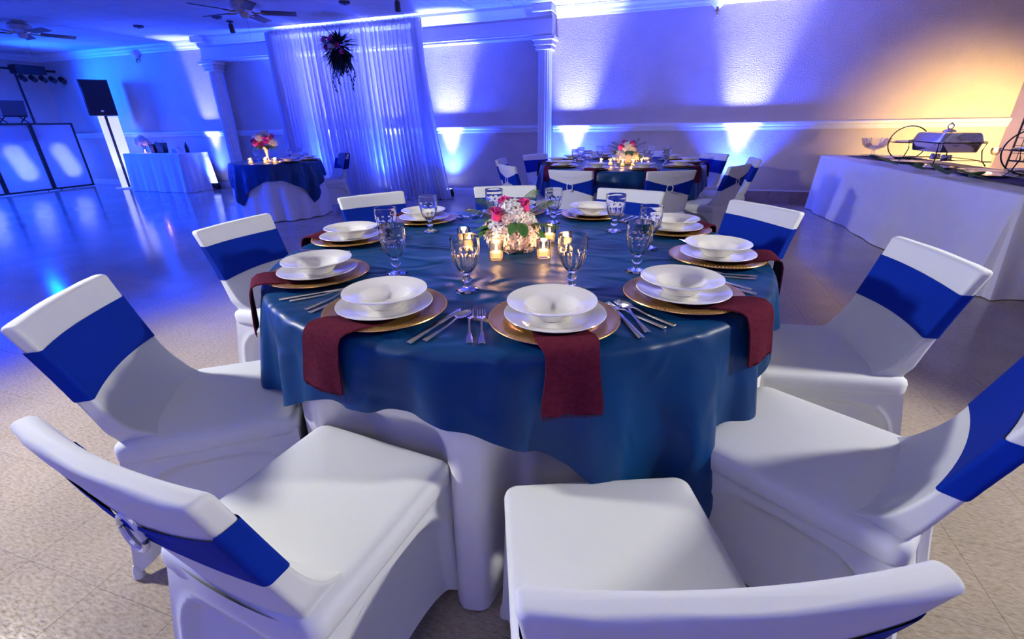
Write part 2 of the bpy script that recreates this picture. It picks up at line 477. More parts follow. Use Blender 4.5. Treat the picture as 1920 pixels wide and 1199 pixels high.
# white skirting left, brown tile skirting right
struct('baseboard_left', MB().prof_x([(Y1, 0), (Y1 - .018, 0), (Y1 - .018, .10), (Y1 - .008, .12), (Y1, .12)], X0, CRX - .15), 'trim', smooth=20)
bb = struct('baseboard_back', MB().prof_x([(Y1, 0), (Y1 - .02, 0), (Y1 - .02, .198), (Y1 - .012, .205), (Y1, .205)], CRX + .15, X1), 'trim', smooth=20)
bt = MB().box(-.143, .143, -.012, 0, 0, .185, .003); first = None
x = 1.54 - 0.288 * 11.5
while x < X1 - .16:
    if x > CRX + .3:
        if first is None: first = bt.build('tile', 'base_tile', bb, (x, Y1 - .0205, .004))
        else: share(first, (x, Y1 - .0205, .004), bb)
    x += 0.288
struct('baseboard_side', MB().box(X0, X0 + .018, Y0, Y1, 0, .12), 'trim')


def column(cx, label):
    t = thing('column', label, 'column', (cx, Y1 - .135, 0), 0, 'columns on the back wall')
    MB().box(-.16, .16, -.13, .13, 0, .16, .006).build('plinth', 'trim', t)
    MB().lathe([(.0, .16), (.15, .16), (.155, .185), (.13, .21), (.125, .23), (0, .23)], 40).build('base_ring', 'trim', t)
    prof = [(0, .22), (.118, .22), (.118, .28)] + [(.118 - .012 * k / 8, .28 + 1.92 * k / 8) for k in range(9)] + [(.106, 2.26), (0, 2.26)]
    n = 144

    def mod(a, i, z):
        if z < .27 or z > 2.21: return 1.0
        u = (a * 18 / (2 * PI)) % 1.0
        return 1 - .10 * max(0, math.sin(PI * min(1, max(0, (u - .14) / .72)))) ** .7
    MB().lathe(prof, n, mod).build('shaft', 'trim', t, smooth=25)
    cap = MB()
    for z0, z1, r in ((2.225, 2.25, .128), (2.25, 2.285, .12), (2.285, 2.315, .142), (2.315, 2.35, .135), (2.35, 2.399, .18)):
        cap.box(-r, r, -r, min(r, .13), z0, z1, .006)
    cap.build('capital', 'trim', t)


column(CLX, 'white fluted column between the gift table and the draped backdrop')
column(CRX, 'white fluted column right of the drape, behind the far round table')


# ------------------------------------------------------------------ up-lights along the back wall
def par_can(x, y, label, e1=2700, e2=1400, aim=None):
    t = thing('uplight', label, 'light', (x, y, 0), 0, 'blue uplights along the back wall')
    MB().lathe([(0, .02), (.075, .02), (.085, .03), (.085, .125), (.078, .135), (.07, .12), (0, .12)], 28).build('housing', 'black', t)
    ln = MB().lathe([(0, .121), (.068, .121), (.066, .127), (0, .127)], 24).build('lens', 'led', t)
    MB().box(-.10, -.088, -.02, .02, 0, .10, .002).box(.088, .10, -.02, .02, 0, .10, .002).box(-.10, .10, -.02, .02, 0, .012, .002).build('yoke', 'black', t)
    tg = aim or (x + .05, Y1 - .06, 2.4)
    lamp('SPOT', 'uplight_core', (x, y, .15), tg, e1, PALE, .05, 34, 1.0)
    lamp('SPOT', 'uplight_wash', (x, y, .15), tg, e2, DEEP, .05, 95, 1.0)


UY = Y1 - .24
par_can(-9.25, UY, 'blue uplight on the floor between gift table and left column')
par_can(-3.72, UY, 'blue uplight on the floor at the right edge of the drape')
par_can(-1.52, UY, 'blue uplight right of the right column behind far table')
par_can(0.98, UY, 'blue uplight behind the right side chairs of the far table')
par_can(-6.2, UY - .06, 'blue uplight behind the left half of the drape', 5200, 3200)
par_can(-4.9, UY - .06, 'blue uplight behind the right half of the drape', 5200, 3200)


# ------------------------------------------------------------------ chairs
ZT, ZS = .82, .455


def back_sec(z):
    "half width, y of back face, y of front face of the backrest at height z"
    t = (z - .44) / (ZT - .44)
    hw = .208 + .012 * max(0, t) ** 2 - .006 * math.sin(PI * min(1, max(0, t))) - .016 * sstep(.50, .45, z)
    yb = -.225 - .115 * t
    th = .046 - .010 * t
    u = max(0.0, min(1.0, (.60 - z) / .15))
    fil = .07 * (1 - math.sqrt(max(0, 1 - u ** 2.4)))
    return hw, yb, yb + th + fil


def back_ring(z, off=0.0, inset=0.0):
    hw, yb, yf = back_sec(min(z, ZT))
    hx = hw + off - inset; hy = (yf - yb) / 2 + off - inset; cy = (yf + yb) / 2
    out = []
    for x, y in rrect(hx, hy, min(.010, hy * .9), 4, 14):
        e_ = 1 - (x / max(hx, .01)) ** 2
        bow = -.018 * e_
        if y < 0 and off == 0.0:      # stretch creases sagging between the corners of the back
            f_ = z + .075 * e_
            bow += .0028 * math.sin(f_ * 95 + 6 * x) * e_ * sstep(.70, .76, z)
        out.append((x, y + cy + bow, z))
    return out


def make_chair(label):
    t = thing('banquet_chair', label, 'chair', group='banquet chairs around the near table')
    # backrest
    zs = [.395, .42] + [.452 + (.60 - .452) * (i / 12) ** 1.3 for i in range(12)] + [.60 + (ZT - .012 - .60) * i / 14 for i in range(15)]
    rings = [back_ring(z) for z in zs]
    for k in range(1, 4):
        a = k / 3 * PI / 2; rings.append(back_ring(ZT - .012 + .012 * math.sin(a), 0, .010 * (1 - math.cos(a))))
    MB().loft(rings, True).build('backrest', 'spandex', t, smooth=60)
    # seat pad
    mb = MB(); rings = []
    for z, ins in ((.385, .014), (.392, .004), (.405, 0), (.43, 0), (.442, .003), (.450, .012), (.455, .03)):
        rings.append([(x, y if y > 0 else y * (.243 / .222), z) for x, y in rrect(.219 - ins, .222 - ins, .030, 6, 12)])
    for k in range(1, 9):
        s_ = 1 - k / 8; r0 = rings[6] if k == 1 else base
        base = rings[6]
        rings.append([(x * s_, y * s_, ZS + .010 * (1 - s_ ** 2)) for x, y, z in base])
    mb.loft(rings[:-1], False)
    n = len(rings[0]); c0 = len(mb.v); mb.v.append((0, 0, ZS + .010)); lo = (len(rings) - 2) * n
    mb.f += [(lo + j, lo + (j + 1) % n, c0) for j in range(n)]
    mb.build('seat', 'spandex', t, smooth=60)
    # skirt: four stretched panels from the seat rim to the feet
    sk = MB()
    topc = [(.214, .217), (-.214, .217), (-.209, -.232), (.209, -.232)]
    foot = [(.235, .212), (-.235, .212), (-.238, -.305), (.238, -.305)]
    for k in range(4):
        A, B = topc[k], topc[(k + 1) % 4]; FA, FB = foot[k], foot[(k + 1) % 4]
        nx, ny = (0, 1) if k == 0 else (-1, 0) if k == 1 else (0, -1) if k == 2 else (1, 0)
        zt = .41 if k != 2 else .435

        def fn(u, v):
            u2 = u
            hem = .10 * (1 - abs(2 * u2 - 1) ** 3) + .004
            z = zt + (hem - zt) * v
            w_ = 1 - max(0, min(1, z / .41))
            ax = A[0] + (FA[0] - A[0]) * w_; ay = A[1] + (FA[1] - A[1]) * w_
            bx = B[0] + (FB[0] - B[0]) * w_; by = B[1] + (FB[1] - B[1]) * w_
            x = ax + (bx - ax) * u2; y = ay + (by - ay) * u2
            e_ = abs(2 * u2 - 1)
            sag = .022 * (1 - e_ ** 2) * math.sin(PI * min(1, max(0, v))) ** .8
            # the leg frame pressing through: inside an arch the fabric lies deeper
            L = .21
            px = (u2 - .5) * 2 * L; hx, hz, r = L - .045, .345, .09
            qx = max(abs(px) - (hx - r), 0); qz = max(z - (hz - r), 0)
            ins = r - math.hypot(qx, qz)
            rec = .016 * sstep(-.004, .010, ins) - .007 * math.exp(-((ins + .011) / .010) ** 2) * sstep(.02, .08, z)
            d = sag + rec
            if k == 2: d = d * min(1, v * 4) - .018 * (1 - e_ ** 2) * (1 - w_)
            return (x - nx * d, y - ny * d, z)
        sk.grid(fn, 40, 24)
    sk.build('skirt', 'spandex', t, smooth=70)
    for fx, fy in foot:
        MB().lathe([(0, 0), (.012, 0), (.015, .004), (.013, .03), (.006, .05), (0, .052)], 12).build('foot_pocket', 'spandex', t, (fx * .965, fy * .965, 0))
    # sash band round the backrest, gathered into a ring at the back
    mb = MB(); rows = 10; V = []
    ref = back_ring(.68, .0); n = len(ref)
    for r in range(rows + 1):
        for i in range(n):
            x, y, _ = ref[i]; hw, yb, yf = back_sec(.68)
            isb = y < (yb + yf) / 2 - .016 - .004
            f_ = 1 - min(1, abs(x) / hw)
            zt = .748 + .004 * math.sin(8 * x); zb = .598 + .006 * math.cos(7 * x)
            puff = 0
            if isb:
                k = f_ ** .85
                zt = .748 + (.690 - .748) * k; zb = .598 + (.654 - .598) * k
                puff = .004 * k + .0025 * math.sin(r * 2.4) * k
            z = zb + (zt - zb) * r / rows
            p = back_ring(z, .0024 + puff)[i]
            V.append(p)
    F = [(r * n + i, r * n + (i + 1) % n, (r + 1) * n + (i + 1) % n, (r + 1) * n + i) for r in range(rows) for i in range(n)]
    mb.add(V, F); sash = mb.build('sash', 'royal', t, smooth=60); sash['label'] = 'royal blue stretch sash'
    hw, yb, yf = back_sec(.672)
    ring = [(.028 * math.cos(a), yb - .016 - .012, .672 + .034 * math.sin(a)) for a in [2 * PI * i / 28 for i in range(28)]]
    MB().tube(ring, .0055, 8, True).build('buckle', 'buckle', sash)['label'] = 'pale sparkling ring buckle'
    return t


CT = Vector((-.535, 1.706))
TZ = .765
chairs = [  # top-of-back midpoint, outward angle, label
    ((.113, .348), -69.2, 'white covered banquet chair nearest the camera, seen over its backrest, bottom right'),
    ((-.711, .300), -96.4, 'white covered banquet chair at bottom left, its blue sash seen from behind'),
    ((-1.527, .722), -144.7, 'white covered banquet chair at the left edge, blue sash facing the table'),
    ((-1.935, 1.665), -178, 'white covered banquet chair behind the left edge chair, beside the left place setting'),
    ((-1.784, 2.583), 146, 'white covered banquet chair across the table in front of the sweetheart table'),
    ((-1.055, 3.112), 111, 'white covered banquet chair directly behind the flower centrepiece of the near table'),
    ((-.20, 3.08), 74, 'white covered banquet chair across the table, right of the flowers, before far table'),
    ((.50, 2.62), 38, 'white covered banquet chair on the far right of the near table, toward the buffet'),
    ((.875, 1.80), 8, 'white covered banquet chair at the right edge with wide blue band, by buffet'),
    ((.72, .972), -31, 'white covered banquet chair at lower right, cut off by the right frame edge')]
proto_chair = None; CHAIR_TH = []
for (mx, my), ang, lab in chairs:
    a = math.radians(ang); ox, oy = math.cos(a), math.sin(a)
    loc = (mx - .325 * ox, my - .325 * oy, 0); rz = a + PI / 2
    if proto_chair is None:
        proto_chair = make_chair(lab); proto_chair.location = loc; proto_chair.rotation_euler = (0, 0, rz)
    else:
        copy_tree(proto_chair, None, lab, loc, rz)
    rel = Vector((loc[0], loc[1])) - CT
    CHAIR_TH.append(math.atan2(rel.y, rel.x))


# ------------------------------------------------------------------ round tables with cloths
def angd(a, b):
    return abs((a - b + PI) % (2 * PI) - PI)


def fold(th, seed, n):
    v = 0
    rnd = random.Random(seed)
    for k in range(5):
        m_ = n + rnd.randint(-n // 3, n // 3); p = rnd.uniform(0, 2 * PI)
        v += math.cos(m_ * th + p)
    v = .5 + .5 * math.tanh(v * .8)
    return v


def round_cloth(R, hem, off, nth=360, nd_=22, zt=TZ, wr=0.0):
    mb = MB(); V = []; er = .016
    S_ = [0.02, .15, .3, .45, .6, .75, .85, .93, 1.0]
    rows = []
    for s_ in S_:
        rows.append(('t', s_))
    for k in range(1, 5): rows.append(('e', k / 4))
    for k in range(1, nd_ + 1): rows.append(('h', k / nd_))
    for kind, s_ in rows:
        for j in range(nth):
            th = 2 * PI * j / nth
            if kind == 't':
                r = (R - er) * s_; z = zt
            elif kind == 'e':
                a = s_ * PI / 2; r = R - er + er * math.sin(a) + off(0, th) * s_; z = zt - er + er * math.cos(a)
            else:
                d = (hem(th) - er) * s_; r = R + off(d, th); z = zt - er - d
            V.append((r * math.cos(th), r * math.sin(th), z))
    F = [(i * nth + j, i * nth + (j + 1) % nth, (i + 1) * nth + (j + 1) % nth, (i + 1) * nth + j) for i in range(len(rows) - 1) for j in range(nth)]
    F = [tuple(reversed(f)) for f in F]
    V.append((0, 0, zt)); c0 = len(V) - 1
    F += [(j, (j + 1) % nth, c0) for j in range(nth)]
    return mb.add(V, F)


def round_table(cx, cy, R, tabs, labels, corner, half, clip, nfold, seed, top_mat='satin'):
    t = thing('round_table', labels[0], 'table', (cx, cy, 0))
    MB().lathe([(0, .735), (R - .012, .735), (R - .008, .745), (R - .008, .757), (R - .016, .760), (0, .760)], 72).build('tabletop', 'frosted_white', t)
    for k in range(4):
        a = PI / 4 + k * PI / 2
        MB().tube([(R * .55 * math.cos(a), R * .55 * math.sin(a), .735), (R * .6 * math.cos(a), R * .6 * math.sin(a), 0)], .014, 8).build('leg', 'dark_grey', t)

    def woff(d, th):
        w_ = 0
        for c in tabs: w_ = max(w_, 1 - sstep(.15, .27, angd(th, c)))
        f_ = fold(th, seed, nfold)
        return .0 + d * (.055 + .03 * (1 - w_)) * f_ - (.12 * w_) * sstep(.14, .30, d) * (0.8 + .4 * f_)
    cl = round_cloth(R, lambda th: .755, woff, zt=.7635).build('floor_cloth', 'white_cloth', t, smooth=80)
    cl['label'] = 'floor-length white cloth'

    def hem(th):
        d = (th - corner) % (PI / 2)
        rho = half / max(abs(math.cos(th - corner - PI / 4)), abs(math.sin(th - corner - PI / 4)))
        dr = rho - R
        dr = min(dr, .60)
        for c in clip:
            if angd(th, c) < .42: dr = min(dr, .285)
        return dr + .012 * fold(th, seed + 5, nfold)

    def ooff(d, th):
        f2 = fold(th, seed + 9, nfold + 3)
        return d * .085 * fold(th, seed, nfold) + .008 + .105 * max(0, d) ** .75 * f2
    ov = round_cloth(R, hem, ooff, 480, 20, zt=.7655).build('table_overlay', top_mat, None, (cx, cy, 0), smooth=80)
    tag(ov, labels[1], 'tablecloth')
    return t


round_table(CT.x, CT.y, .914, CHAIR_TH, ('round banquet table in floor-length white cloth, nearest the camera', 'large petrol blue satin overlay covering the near round table'),
            math.radians(-47), 1.07, [math.radians(-137), math.radians(43), math.radians(133)], 22, 3)
C2 = Vector((-.50, 5.62))
ANG2 = [math.radians(-103 + 36 * k) for k in range(10)]
round_table(C2.x, C2.y, .914, ANG2, ('round banquet table in white cloth at the back near the wall', 'dark blue satin overlay covering the far round table'),
            math.radians(-48), 1.10, ANG2, 22, 21)
C3 = Vector((-5.42, 5.62))
round_table(C3.x, C3.y, .61, [], ('small round sweetheart table in white cloth before the drape', 'navy square overlay on the small sweetheart table before the drape'),
            math.radians(-98), .82, [], 14, 33, 'satin')

chairs2 = [(-103, 1.41, 'white chair seen from behind with ring buckle, front left of the far table'),
           (-67, 1.42, 'white chair seen from behind with ring buckle, front right of the far table'),
           (-31, 1.36, 'white chair at far table seen side-on, ring buckle showing, right front'),
           (5, 1.42, 'white chair at far table half hidden behind the side-on chair'),
           (41, 1.42, 'white chair on the far right side of the far table, facing left front'),
           (77, 1.42, 'white chair behind the far table, right of its flowers'),
           (113, 1.42, 'white chair behind the far table, left of its flowers'),
           (149, 1.42, 'white chair at rear left of the far table, in front of the column'),
           (185, 1.42, 'white chair on the left side of far table, further from camera'),
           (221, 1.42, 'white chair on the left side of far table, nearer the camera')]
for ang, r, lab in chairs2:
    a = math.radians(ang)
    copy_tree(proto_chair, None, lab, (C2.x + (r - .325) * math.cos(a), C2.y + (r - .325) * math.sin(a), 0), a + PI / 2, 'banquet chairs around the far table')
SW = [((-5.86, 6.55), 95, 'white covered chair behind the sweetheart table, mostly hidden by it'),
      ((-4.86, 6.42), 60, 'white covered chair right of the sweetheart table with pale cloth over it')]
for (mx, my), ang, lab in SW:
    a = math.radians(ang)
    copy_tree(proto_chair, None, lab, (mx - .325 * math.cos(a), my - .325 * math.sin(a), 0), a + PI / 2, 'chairs at the sweetheart table')


# ------------------------------------------------------------------ tableware
def mk_charger():
    t = thing('charger_plate', 'gold charger', 'charger')
    MB().lathe([(0, .004), (.100, .004), (.108, .006), (.122, .013), (.156, .017), (.163, .0175), (.164, .0155), (.156, .0135), (.122, .009), (.105, .0), (0, .0)], 72).build('dish', 'gold', t)
    mb = MB()
    for k in range(88):
        a = 2 * PI * k / 88
        mb.lathe([(0, -.0018), (.0016, 0), (0, .0018)], 5, None, Matrix.Translation((.1595 * math.cos(a), .1595 * math.sin(a), .0185)))
    o_ = mb.build('beaded_rim', 'gold', t); o_['kind'] = 'stuff'
    return t


def mk_plate():
    return MB().lathe([(0, .0045), (.078, .0045), (.088, .008), (.122, .0175), (.1265, .018), (.1275, .0165), (.125, .0145), (.09, .004), (.077, 0), (.072, 0), (.070, .002), (0, .002)], 72).build('dinner_plate', 'china')


def mk_bowl():
    return MB().lathe([(0, .008), (.030, .0085), (.046, .014), (.059, .024), (.065, .032), (.071, .036), (.107, .045), (.111, .0455), (.112, .0435), (.109, .041),
                       (.069, .030), (.062, .021), (.051, .009), (.044, 0), (.040, 0), (.038, .003), (0, .003)], 72).build('soup_bowl', 'china')


def mk_goblet():
    n = 80

    def fl(a, i, z):
        if .062 < z < .122:
            return 1 - .075 * abs(math.sin(5 * a)) * min(1, (.126 - z) / .012)
        if .055 < z <= .062: return 1 - .02 * abs(math.sin(5 * a))
        return 1
    outer = [(0, 0), (.036, 0), (.0365, .002), (.034, .004), (.022, .008), (.012, .013), (.0085, .020), (.0085, .026), (.0125, .029), (.0165, .0345), (.0165, .038), (.0115, .043), (.0088, .047), (.010, .052),
             (.017, .058), (.026, .068), (.033, .080), (.038, .094), (.0405, .108), (.0415, .119), (.043, .124), (.0425, .130), (.0425, .150), (.0432, .163), (.0428, .1655)]
    inner = [(.0412, .1655), (.0405, .163), (.040, .150), (.0398, .130), (.039, .119), (.0375, .106), (.0345, .092), (.029, .078), (.021, .067), (.010, .060), (0, .058)]
    k = len(outer)
    return MB().lathe(outer + inner, n, lambda a, i, z: fl(a, i, z) if i < k else 1).build('water_goblet', 'glass', smooth=35)


def outline_solid(half, th, zfn, mb=None):
    "half: list of (y, halfwidth); flat solid along y with thickness"
    mb = mb or MB(); rings = []
    for y, hw in half:
        z = zfn(y); t_ = th
        rings.append([(-hw, y, z), (-hw * .6, y, z + t_), (hw * .6, y, z + t_), (hw, y, z), (hw * .6, y, z - t_ * .2), (-hw * .6, y, z - t_ * .2)])
    return mb.loft(rings, True)


def mk_knife():
    half = [(-.115, .0075), (-.112, .009), (-.06, .0075), (0, .006), (.008, .006), (.012, .008), (.06, .0085), (.09, .0075), (.107, .004), (.112, .001)]
    return outline_solid(half, .0025, lambda y: .0012).build('table_knife', 'silver')


def handle_z(y):
    return .0012 + .006 * math.exp(-((y - .03) / .022) ** 2)


def mk_spoon():
    mb = MB(); half = [(-.095, .0065), (-.092, .0085), (-.07, .007), (-.03, .004), (.0, .003), (.03, .0028), (.042, .0032)]
    outline_solid(half, .002, handle_z, mb)

    def bw(u, v):
        a = 2 * PI * u; r = v
        x = .0185 * r * math.cos(a); y = .068 + .029 * r * math.sin(a) - .002 * math.cos(a) ** 2
        return (x, y, .0015 + .006 * r * r + .0005)

    def bw2(u, v):
        x, y, z = bw(u, v); return (x, y, z - .0016)
    mb.grid(bw, 24, 5); mb.grid(lambda u, v: bw2(1 - u, v), 24, 5)
    return mb.build('table_spoon', 'silver')


def mk_fork():
    mb = MB(); half = [(-.095, .0065), (-.092, .0085), (-.07, .007), (-.03, .004), (.0, .003), (.03, .003), (.040, .005), (.047, .011), (.058, .0125)]
    outline_solid(half, .002, handle_z, mb)
    for k in range(4):
        x = -.0097 + .00647 * k
        pts = [(x, .056, .0035), (x, .07, .0030), (x, .085, .0045), (x, .097, .0085)]
        mb.tube(pts, [.0021, .0020, .0018, .0009], 6)
    return mb.build('dinner_fork', 'silver')


def mk_napkin(seed, skew=0.0, drop=.13):
    rnd = random.Random(seed); mb = MB()
    path = [(.04, .0085), (-.04, .0085), (-.095, .0095), (-.125, .0185), (-.16, .0235), (-.185, .0225), (-.200, .013), (-.2065, -.005), (-.2085, -.03), (-.2095, -.06), (-.2105, -.09), (-.212, -drop)]
    nx = 14; rings = []
    p1, p2 = rnd.uniform(0, 6), rnd.uniform(0, 6)
    fine = []
    for a, b_ in zip(path, path[1:]):
        for s_ in (0, .5): fine.append((a[0] + (b_[0] - a[0]) * s_, a[1] + (b_[1] - a[1]) * s_))
    fine.append(path[-1])
    dist = 0
    for k, (y, z) in enumerate(fine):
        if k: dist += math.hypot(y - fine[k - 1][0], z - fine[k - 1][1])
        hang = sstep(.02, -.12, z)
        hw = .066 + .003 * math.sin(dist * 30 + p1) - .005 * sstep(-.17, -.2, y) * (1 - hang)
        top = []; bot = []
        for i in range(nx + 1):
            u = i / nx * 2 - 1
            x = hw * u + skew * max(0, dist - .10)
            wv_ = .006 * hang * (1 + math.sin(3.2 * u + p2)) * .6
            th = .0022
            ny_, nz_ = (0, 1) if y > -.185 else (-1 * sstep(-.185, -.206, y), 1 - sstep(-.185, -.206, y))
            fz = z + (.003 * math.sin(9 * u + p1) if (k == len(fine) - 1) else 0)
            top.append((x, y - wv_ + ny_ * th, fz + nz_ * th)); bot.append((x, y - wv_ - ny_ * th, fz - nz_ * th))
        rings.append(top + bot[::-1])
    mb.loft(rings, True)
    # frayed hem threads
    for i in range(34):
        u = i / 33 * 2 - 1; x = .064 * u + skew * max(0, dist - .10)
        wv_ = .006 * (1 + math.sin(3.2 * u + p2)) * .6
        mb.box(x - .0007, x + .0007, -.212 - wv_ - .0008, -.212 - wv_ + .0008, -drop - .007 - rnd.uniform(0, .003), -drop + .002)
    return mb.build('napkin', 'napkin', smooth=50)


P_CH, P_PL, P_BO, P_GO, P_KN, P_SP, P_FO = mk_charger(), mk_plate(), mk_bowl(), mk_goblet(), mk_knife(), mk_spoon(), mk_fork()
used = set()


def put(proto, loc, rz, label, cat, group, tilt=(0, 0)):
    if proto.name not in used:
        used.add(proto.name); o_ = proto
    else:
        o_ = copy_tree(proto)
    o_.location = loc; o_.rotation_euler = (tilt[0], tilt[1], rz)
    return tag(o_, label, cat, group)


def setting(c, th, where, grp, cutlery=True, skew=0.0, seed=1, gob=(12, .51), sc=1.0, jit=0.0):
    r = .742 * sc; rz = th + PI / 2
    rnd = random.Random(seed)
    base = Vector((c.x + r * math.cos(th), c.y + r * math.sin(th), .7668))
    lx = Vector((math.cos(rz), math.sin(rz), 0)); ly = Vector((-math.sin(rz), math.cos(rz), 0))

    def L(x, y, z): return base + lx * x + ly * y + Vector((0, 0, z))
    put(P_CH, L(0, 0, 0), rz + rnd.uniform(0, 6), 'round gold charger with beaded rim, %s' % where, 'charger', 'gold chargers on the %s' % grp)
    nk = mk_napkin(seed, skew); nk.location = L(0, 0, 0); nk.rotation_euler = (0, 0, rz)
    tag(nk, 'burgundy napkin hanging over the edge, %s' % where, 'napkin', 'burgundy napkins on the %s' % grp)
    put(P_PL, L(rnd.uniform(-.004, .004), .0, .0125), rz, 'white dinner plate under a bowl, %s' % where, 'plate', 'dinner plates on the %s' % grp)
    put(P_BO, L(rnd.uniform(-.005, .005), rnd.uniform(.0, .008), .0175), rz, 'white wide-rimmed soup bowl, %s' % where, 'bowl', 'soup bowls on the %s' % grp)
    ga = th + math.radians(gob[0])
    put(P_GO, (c.x + gob[1] * math.cos(ga), c.y + gob[1] * math.sin(ga), .767), rnd.uniform(0, 6), 'fluted clear glass goblet, %s' % where, 'goblet', 'glass goblets on the %s' % grp)
    if cutlery:
        a = rnd.uniform(-.05, .05)
        put(P_KN, L(.178, -.012, .001), rz + a + .02, 'silver table knife, %s' % where, 'knife', 'table knives on the near table')
        put(P_SP, L(.208, -.005, .001), rz + a - .02, 'silver table spoon, %s' % where, 'spoon', 'table spoons on the near table')
        b_ = rnd.uniform(-.06, .02)
        put(P_FO, L(-.182, -.006, .001), rz + b_, 'silver dinner fork next to the charger, %s' % where, 'fork', 'dinner forks on the near table')
        put(P_FO, L(-.212, .002, .001), rz + b_ + .02, 'silver dinner fork, outer of the two, %s' % where, 'fork', 'dinner forks on the near table')


NEAR = ['front middle place nearest the camera', 'front left place of near table', 'left edge place of near table', 'rear left place of near table', 'back left place of near table',
        'place behind the near flowers', 'back right place of near table', 'rear right place of near table', 'right edge place of near table', 'front right place of near table']
angs = [-65.6, -101.1, -136, -176, 147, 108, 75, 37, 1.5, -33.7]
skews = [0.0, -0.12, 0.1, 0, 0, 0, 0, 0.1, 0.1, 0.22]
for k, (a, wh) in enumerate(zip(angs, NEAR)):
    setting(CT, math.radians(a), wh, 'near table', True, skews[k], 40 + k, (11.5, .515))
FAR = ['front left place of far table', 'front right place of far table', 'right front place of far table', 'right side place of far table', 'right rear place of far table',
       'back right place of far table', 'back left place of far table', 'left rear place of far table', 'left side place of far table', 'left front place of far table']
for k, wh in enumerate(FAR):
    setting(C2, ANG2[k], wh, 'far table', False, 0, 60 + k, (12, .52))


# ------------------------------------------------------------------ candles
def mk_votive():
    t = thing('votive_candle', 'votive', 'candle')
    MB().lathe([(0, 0), (.024, 0), (.0255, .003), (.0275, .066), (.0262, .0665), (.0245, .010), (0, .008)], 32).build('cup', 'votive_glass', t)
    MB().lathe([(0, .009), (.0235, .009), (.0240, .027), (.021, .0285), (0, .027)], 24).build('wax', 'wax', t)
    MB().lathe([(0, .027), (.0008, .027), (.0008, .033), (0, .034)], 6).build('wick', 'black', t)
    MB().lathe([(0, .030), (.0034, .035), (.0044, .041), (.0026, .050), (0, .058)], 12).build('flame', 'flame', t)
    return t


P_VO = mk_votive()


def candle(loc, label, group, e=.35):
    o_ = put(P_VO, loc, 0, label, 'candle', group)
    lamp('POINT', 'candle_glow', (loc[0], loc[1], loc[2] + .058), None, e, (1.0, .55, .20), .012)
    return o_


for (x, y), lab in (((-.768, 1.72), 'lit votive candle left of the near flowers behind a goblet'), ((-.437, 1.86), 'lit votive candle behind and right of the near flowers'),
                    ((-.398, 1.60), 'lit votive candle in front right of the near flowers'), ((-.56, 1.535), 'lit votive candle directly in front of the near flowers'),
                    ((-.335, 1.68), 'lit votive candle right of near flowers, behind the right front goblet'), ((-.70, 1.62), 'lit votive candle left of near flowers, nearer the camera')):
    candle((x, y, .767), lab, 'votive candles on the near table')
cps = [(-.70, 5.45, 'leftmost lit votive on the far table'), (-.59, 5.40, 'second lit votive from the left on far table'), (-.45, 5.30, 'lit votive just left before the far flowers'),
       (-.34, 5.32, 'lit votive just right before the far flowers'), (-.26, 5.45, 'second lit votive from right on far table'), (-.20, 5.56, 'rightmost lit votive on the far table')]
for x, y, lab in cps:
    candle((x, y, .767), lab, 'votive candles on the far table', .8)
for k, (x, y) in enumerate(((-5.50, 5.25), (-5.44, 5.18), (-5.36, 5.38), (-5.22, 5.22), (-5.15, 5.33), (-5.08, 5.24))):
    candle((x, y, .767), ['leftmost lit votive', 'second lit votive from left', 'lit votive behind the others below the bouquet', 'third lit votive from right', 'second lit votive from right', 'rightmost lit votive'][k] + ' on the sweetheart table', 'votive candles on the sweetheart table', .9)


# ------------------------------------------------------------------ flowers
def fib(n, k):
    z = 1 - 2 * (k + .5) / n; r = math.sqrt(1 - z * z); a = k * 2.39996
    return Vector((r * math.cos(a), r * math.sin(a), z))


def hydrangea(R, n, seed, petal=.011, zmin=-.9):
    rnd = random.Random(seed); mb = MB()
    mb.lathe([(0, -R * .86), (R * .5, -R * .74), (R * .86, 0), (R * .5, R * .74), (0, R * .86)], 16)
    for k in range(n):
        d = fib(n, k)
        if d.z < zmin: continue
        d = (d + Vector((rnd.uniform(-.12, .12), rnd.uniform(-.12, .12), rnd.uniform(-.12, .12)))).normalized()
        q = d.to_track_quat('Z', 'Y').to_matrix().to_4x4()
        Mx = Matrix.Translation(d * R * rnd.uniform(.88, 1.06)) @ q @ Matrix.Rotation(rnd.uniform(0, 6), 4, 'Z') @ Matrix.Rotation(rnd.uniform(-.3, .3), 4, 'X')
        p = petal * rnd.uniform(.8, 1.2)
        for c in range(4):
            Mr = Mx @ Matrix.Rotation(c * PI / 2, 4, 'Z')
            mb.add([(0, 0, 0), (p * .55, -p * .42, p * .18), (p * 1.15, -p * .3, p * .30), (p * 1.2, p * .3, p * .30), (p * .55, p * .42, p * .18)], [(0, 1, 2, 3, 4)], Mr)
    return mb


def rose(R, seed):
    rnd = random.Random(seed); mb = MB()
    mb.lathe([(0, -R), (R * .45, -R * .8), (R * .5, 0), (R * .3, R * .6), (0, R * .7)], 12)
    for k in range(16):
        a0 = k * 2.39996; ring = k / 15
        op = .25 + .75 * ring

        def fn(u, v):
            uu = (u - .5) * 1.7
            wdt = math.sin(PI * (.18 + .72 * v)) ** .6
            r = R * (.30 + .42 * ring + .30 * op * v ** 1.5 + .12 * abs(uu) ** 2 * 0)
            curl = .25 * R * ring * max(0, v - .7) / .3
            a = a0 + uu * wdt
            z = -R * .95 + R * (1.9 - .45 * ring) * v - curl * .8 - .18 * R * abs(uu) ** 2 * v
            return ((r + curl) * math.cos(a), (r + curl) * math.sin(a), z)
        mb.grid(fn, 6, 6)
    return mb


